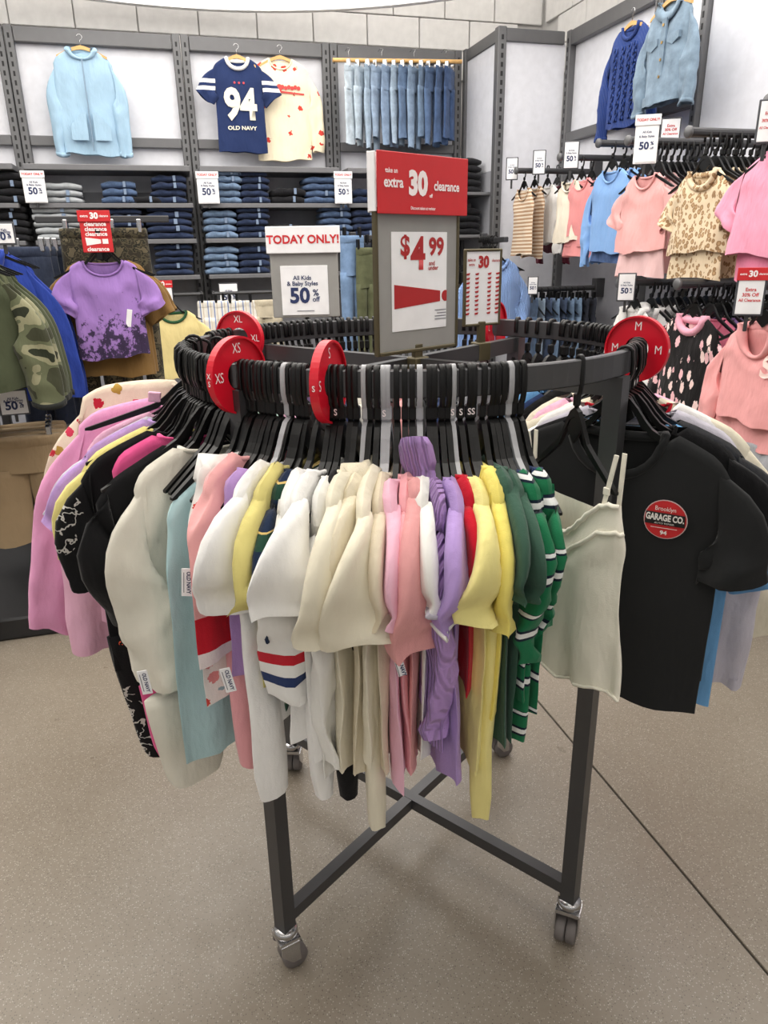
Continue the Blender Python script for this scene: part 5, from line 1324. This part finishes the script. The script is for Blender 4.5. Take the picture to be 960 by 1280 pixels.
nl = lettering(bt, 'OLD NAVY', .010, .035, -.045, .012, plain('neck_print', (120, 120, 122), .6), .02)
# behind it
RG(330, 'black_shirt', 'black top directly behind the emblem tee', 'top', mat=blk_, tip=.20, L=-.50, bw=.19, sleeve='short', sl=.14, sw=.07, so=.03, si=0)
RG(333, 'sky_tee', 'sky blue tee showing below the black emblem tee sleeve', 'tee', mat=skyt, tip=.205, L=-.56, bw=.21, sleeve='short', sl=.20, sw=.075, so=.055, si=0, sth=.02)
RG(337, 'charcoal_shirt', 'charcoal top behind the sky blue tee', 'top', mat=F('charcoal', (52, 52, 54)), tip=.215, L=-.5, bw=.20, sleeve='short', sl=.13, sw=.07, so=.02, si=0)
RG(341, 'grey_lilac_shirt', 'grey lilac long-sleeved top behind the sky blue tee', 'top', mat=grylil, tip=.20, L=-.54, bw=.21, sleeve='long', sl=.44, sw=.045, so=.04, si=0)
RG(352, 'white_red_shirt', 'white top with a red trim behind the M divider', 'top', mat=wht, nmat=redf, tip=.19, L=-.5, bw=.18, sleeve='short', sl=.12, sw=.07, so=.01, si=0)
RG(356, 'cream_sweatshirt', 'cream sweatshirt furthest right behind the M divider', 'sweatshirt', mat=cream2, tip=.25, L=-.5, bw=.23, sleeve='long', sl=.36, sw=.055, so=.10, si=0, sth=.024, tilt=R_(2), yaw=R_(-14))
RG(361, 'white_shirt', 'white ribbed top at the back right of the rack', 'top', mat=offw, tip=.21, L=-.5, bw=.2, sleeve='short', sl=.12, sw=.07, so=.03, si=0, yaw=R_(-10))
# back right: inner shoulders show above the front rail
for a, mt, nm, w_ in ((7, pink2, 'pale pink', 'tee'), (13, cream2, 'cream', 'tee'), (19, blk_, 'black', 'tee'), (25, navy, 'navy', 'tee'), (31, skyt, 'bright blue', 'tee'), (37, blk_, 'black', 'vest')):
    RG(a, 'back_'+w_, '%s %s on the far right arc of the rack, seen through the ring' % (nm, w_), 'tee' if w_ == 'tee' else 'vest', mat=mt, tip=.19, L=-.5, bw=.18, sleeve='short' if w_ == 'tee' else None, sl=.12, sw=.07, so=.0, si=0, hires=False)
for a, mt, nm in ((62, greyf, 'grey'), (72, navy, 'navy'), (82, blk_, 'black'), (92, dusty, 'dusty pink'), (102, blk_, 'deep black'), (112, ivory, 'ivory'), (122, navy, 'dark navy'), (132, lil, 'purple'), (141, blk_, 'faded black'), (158, pink2, 'pale pink'), (165, F('mint', (180, 214, 200)), 'mint')):
    RG(a, 'back_tee', '%s tee on the far side of the rack behind the front row' % nm, 'tee', mat=mt, tip=.18, L=-.5, bw=.17, sleeve='short', sl=.12, sw=.06, so=.0, si=0, hires=False)

# ------------------------------------------------------------------ hangers on the rack
segs = [(176, 228.6, 'left of the XS divider'), (231.6, 251.2, 'between the XS and S dividers'), (253.8, 290.2, 'right of the S divider'), (300, 345, 'left of the M divider'), (348, 392, 'behind the M divider'), (392.5, 417, 'on the far right arc'), (420, 502, 'on the far arc'), (512, 535, 'behind the XL divider')]
taken = []
rh = random.Random(11)
cnt = {}
def seg_of(a):
    aa = a if a > 170 else a+360
    for s0, s1, nm in segs:
        if s0-6 <= aa <= s1+6 and s0 <= aa <= s1: return nm, aa
    for s0, s1, nm in segs:
        if s0-4 <= aa <= s1+4: return nm, aa
    return 'beside the dividers', aa
allh = []
for a, kind, tilt, yaw, hsx in gar_angles:
    allh.append((a if a > 170 else a+360, kind, tilt, yaw, hsx))
for s0, s1, step in ((178, 228.6, 1.75), (231.8, 251.0, 1.35), (253.8, 290.4, 1.35), (324.5, 331.5, 1.75), (349, 360, 2.2), (363, 393, 2.1), (422, 500, 2.2), (394, 410, 4.0), (515, 524, 2.6)):
    a = s0
    while a <= s1:
        if all(abs(a-t[0]) > step*.55 for t in allh): allh.append((a, 'black', 0.0, rh.uniform(-.05, .05), .62))
        a += step
allh.sort()
clear_at = (242.5, 259.8, 263.9, 270.2, 276.5, 287.0)
for a, kind, tilt, yaw, hsx in allh:
    nm, aa = seg_of(a); cnt[nm] = cnt.get(nm, 0)+1
    clear = any(abs(a-c) < .75 for c in clear_at)
    col_ = 'clear grey plastic' if clear else 'black plastic'
    place_hanger(hang_clear if clear else hang_black, rpt(a, RR, ZN), ra(a)+yaw+rh.uniform(-.02, .02), '%s hanger, %s on the rack rail %s' % (col_, ordinal(cnt[nm]), nm), 'hangers on the round rack', tilt*.9).scale = (hsx, 1, 1)
# a bare hanger pointing left and the size letters on a few tabs
for a in (263.0, 276.9, 277.9, 279.4, 280.4, 253.9):
    t = text_mesh('S', .014, .03)
bh = place_hanger(hang_black, rpt(187.5, RR, ZN+.012), ra(187.5)+R_(6), 'bare black hanger poking out over the pink tops at the left', 'hangers on the round rack', R_(8))
obj('foam_grip', MB().bbox(.06, .085, -.006, .006, .0, .02, .002), pink2, bh)

# size letters on a few hanger tabs
hs_ = [o for o in COL.objects if o.name.startswith('clothes_hanger') and o.get('group') == 'hangers on the round rack']
for a in (254.4, 263.0, 277.0, 278.2, 279.6, 280.6, 324, 330, 333):
    q = rpt(a, RR, ZN); o = min(hs_, key=lambda h: (h.location-q).length)
    l_ = lettering(o, 'S' if a < 300 else 'M', .014, .0097, .0695, 0, WHITEINK, .02, .9, name='size_letter'); l_.rotation_euler = (0, 0, math.pi/2)
# woven brand labels hanging at the garment edges
def brand_label(root_name, px, py, rng, rot, w=.0175, h=.047):
    root = next(o for o in COL.objects if o.name == root_name); d = ray(px, py); t_ = .4
    while math.hypot((CAM+d*t_).x-RC.x, (CAM+d*t_).y-RC.y) > RR+rng: t_ += .002
    p = CAM+d*t_
    bpy.context.view_layer.update()
    t = obj('brand_label', MB().bbox(-w/2, w/2, -.0008, .0008, -h/2, h/2, .0005), PAPER, root)
    t.matrix_world = root.matrix_world
    t.matrix_parent_inverse = Matrix.Identity(4)
    t.matrix_basis = root.matrix_world.inverted() @ (Matrix.Translation(p) @ Matrix.Rotation(-YAW+.12, 4, 'Z') @ Matrix.Rotation(rot, 4, 'Y'))
    l_ = lettering(t, 'OLD NAVY', .0088, .0022, 0, -.0012, INK, .03, .85); l_.rotation_euler = (0, math.pi/2, 0)
    mb = MB(); mb.prism([(-.0055, -.017), (-.0045, -.017), (-.0045, .017), (-.0055, .017)], -.0012, -.0008); obj('fine_print', mb, INKGREY, t)
brand_label('aqua_shirt', 234, 728, .182, R_(6)); brand_label('ivory_shirt', 181, 853, .21, R_(-6)); brand_label('colour_block_shirt', 285, 850, .17, R_(-10), .017, .045); brand_label('salmon_tee', 500, 832, .155, R_(-14), .013, .036)
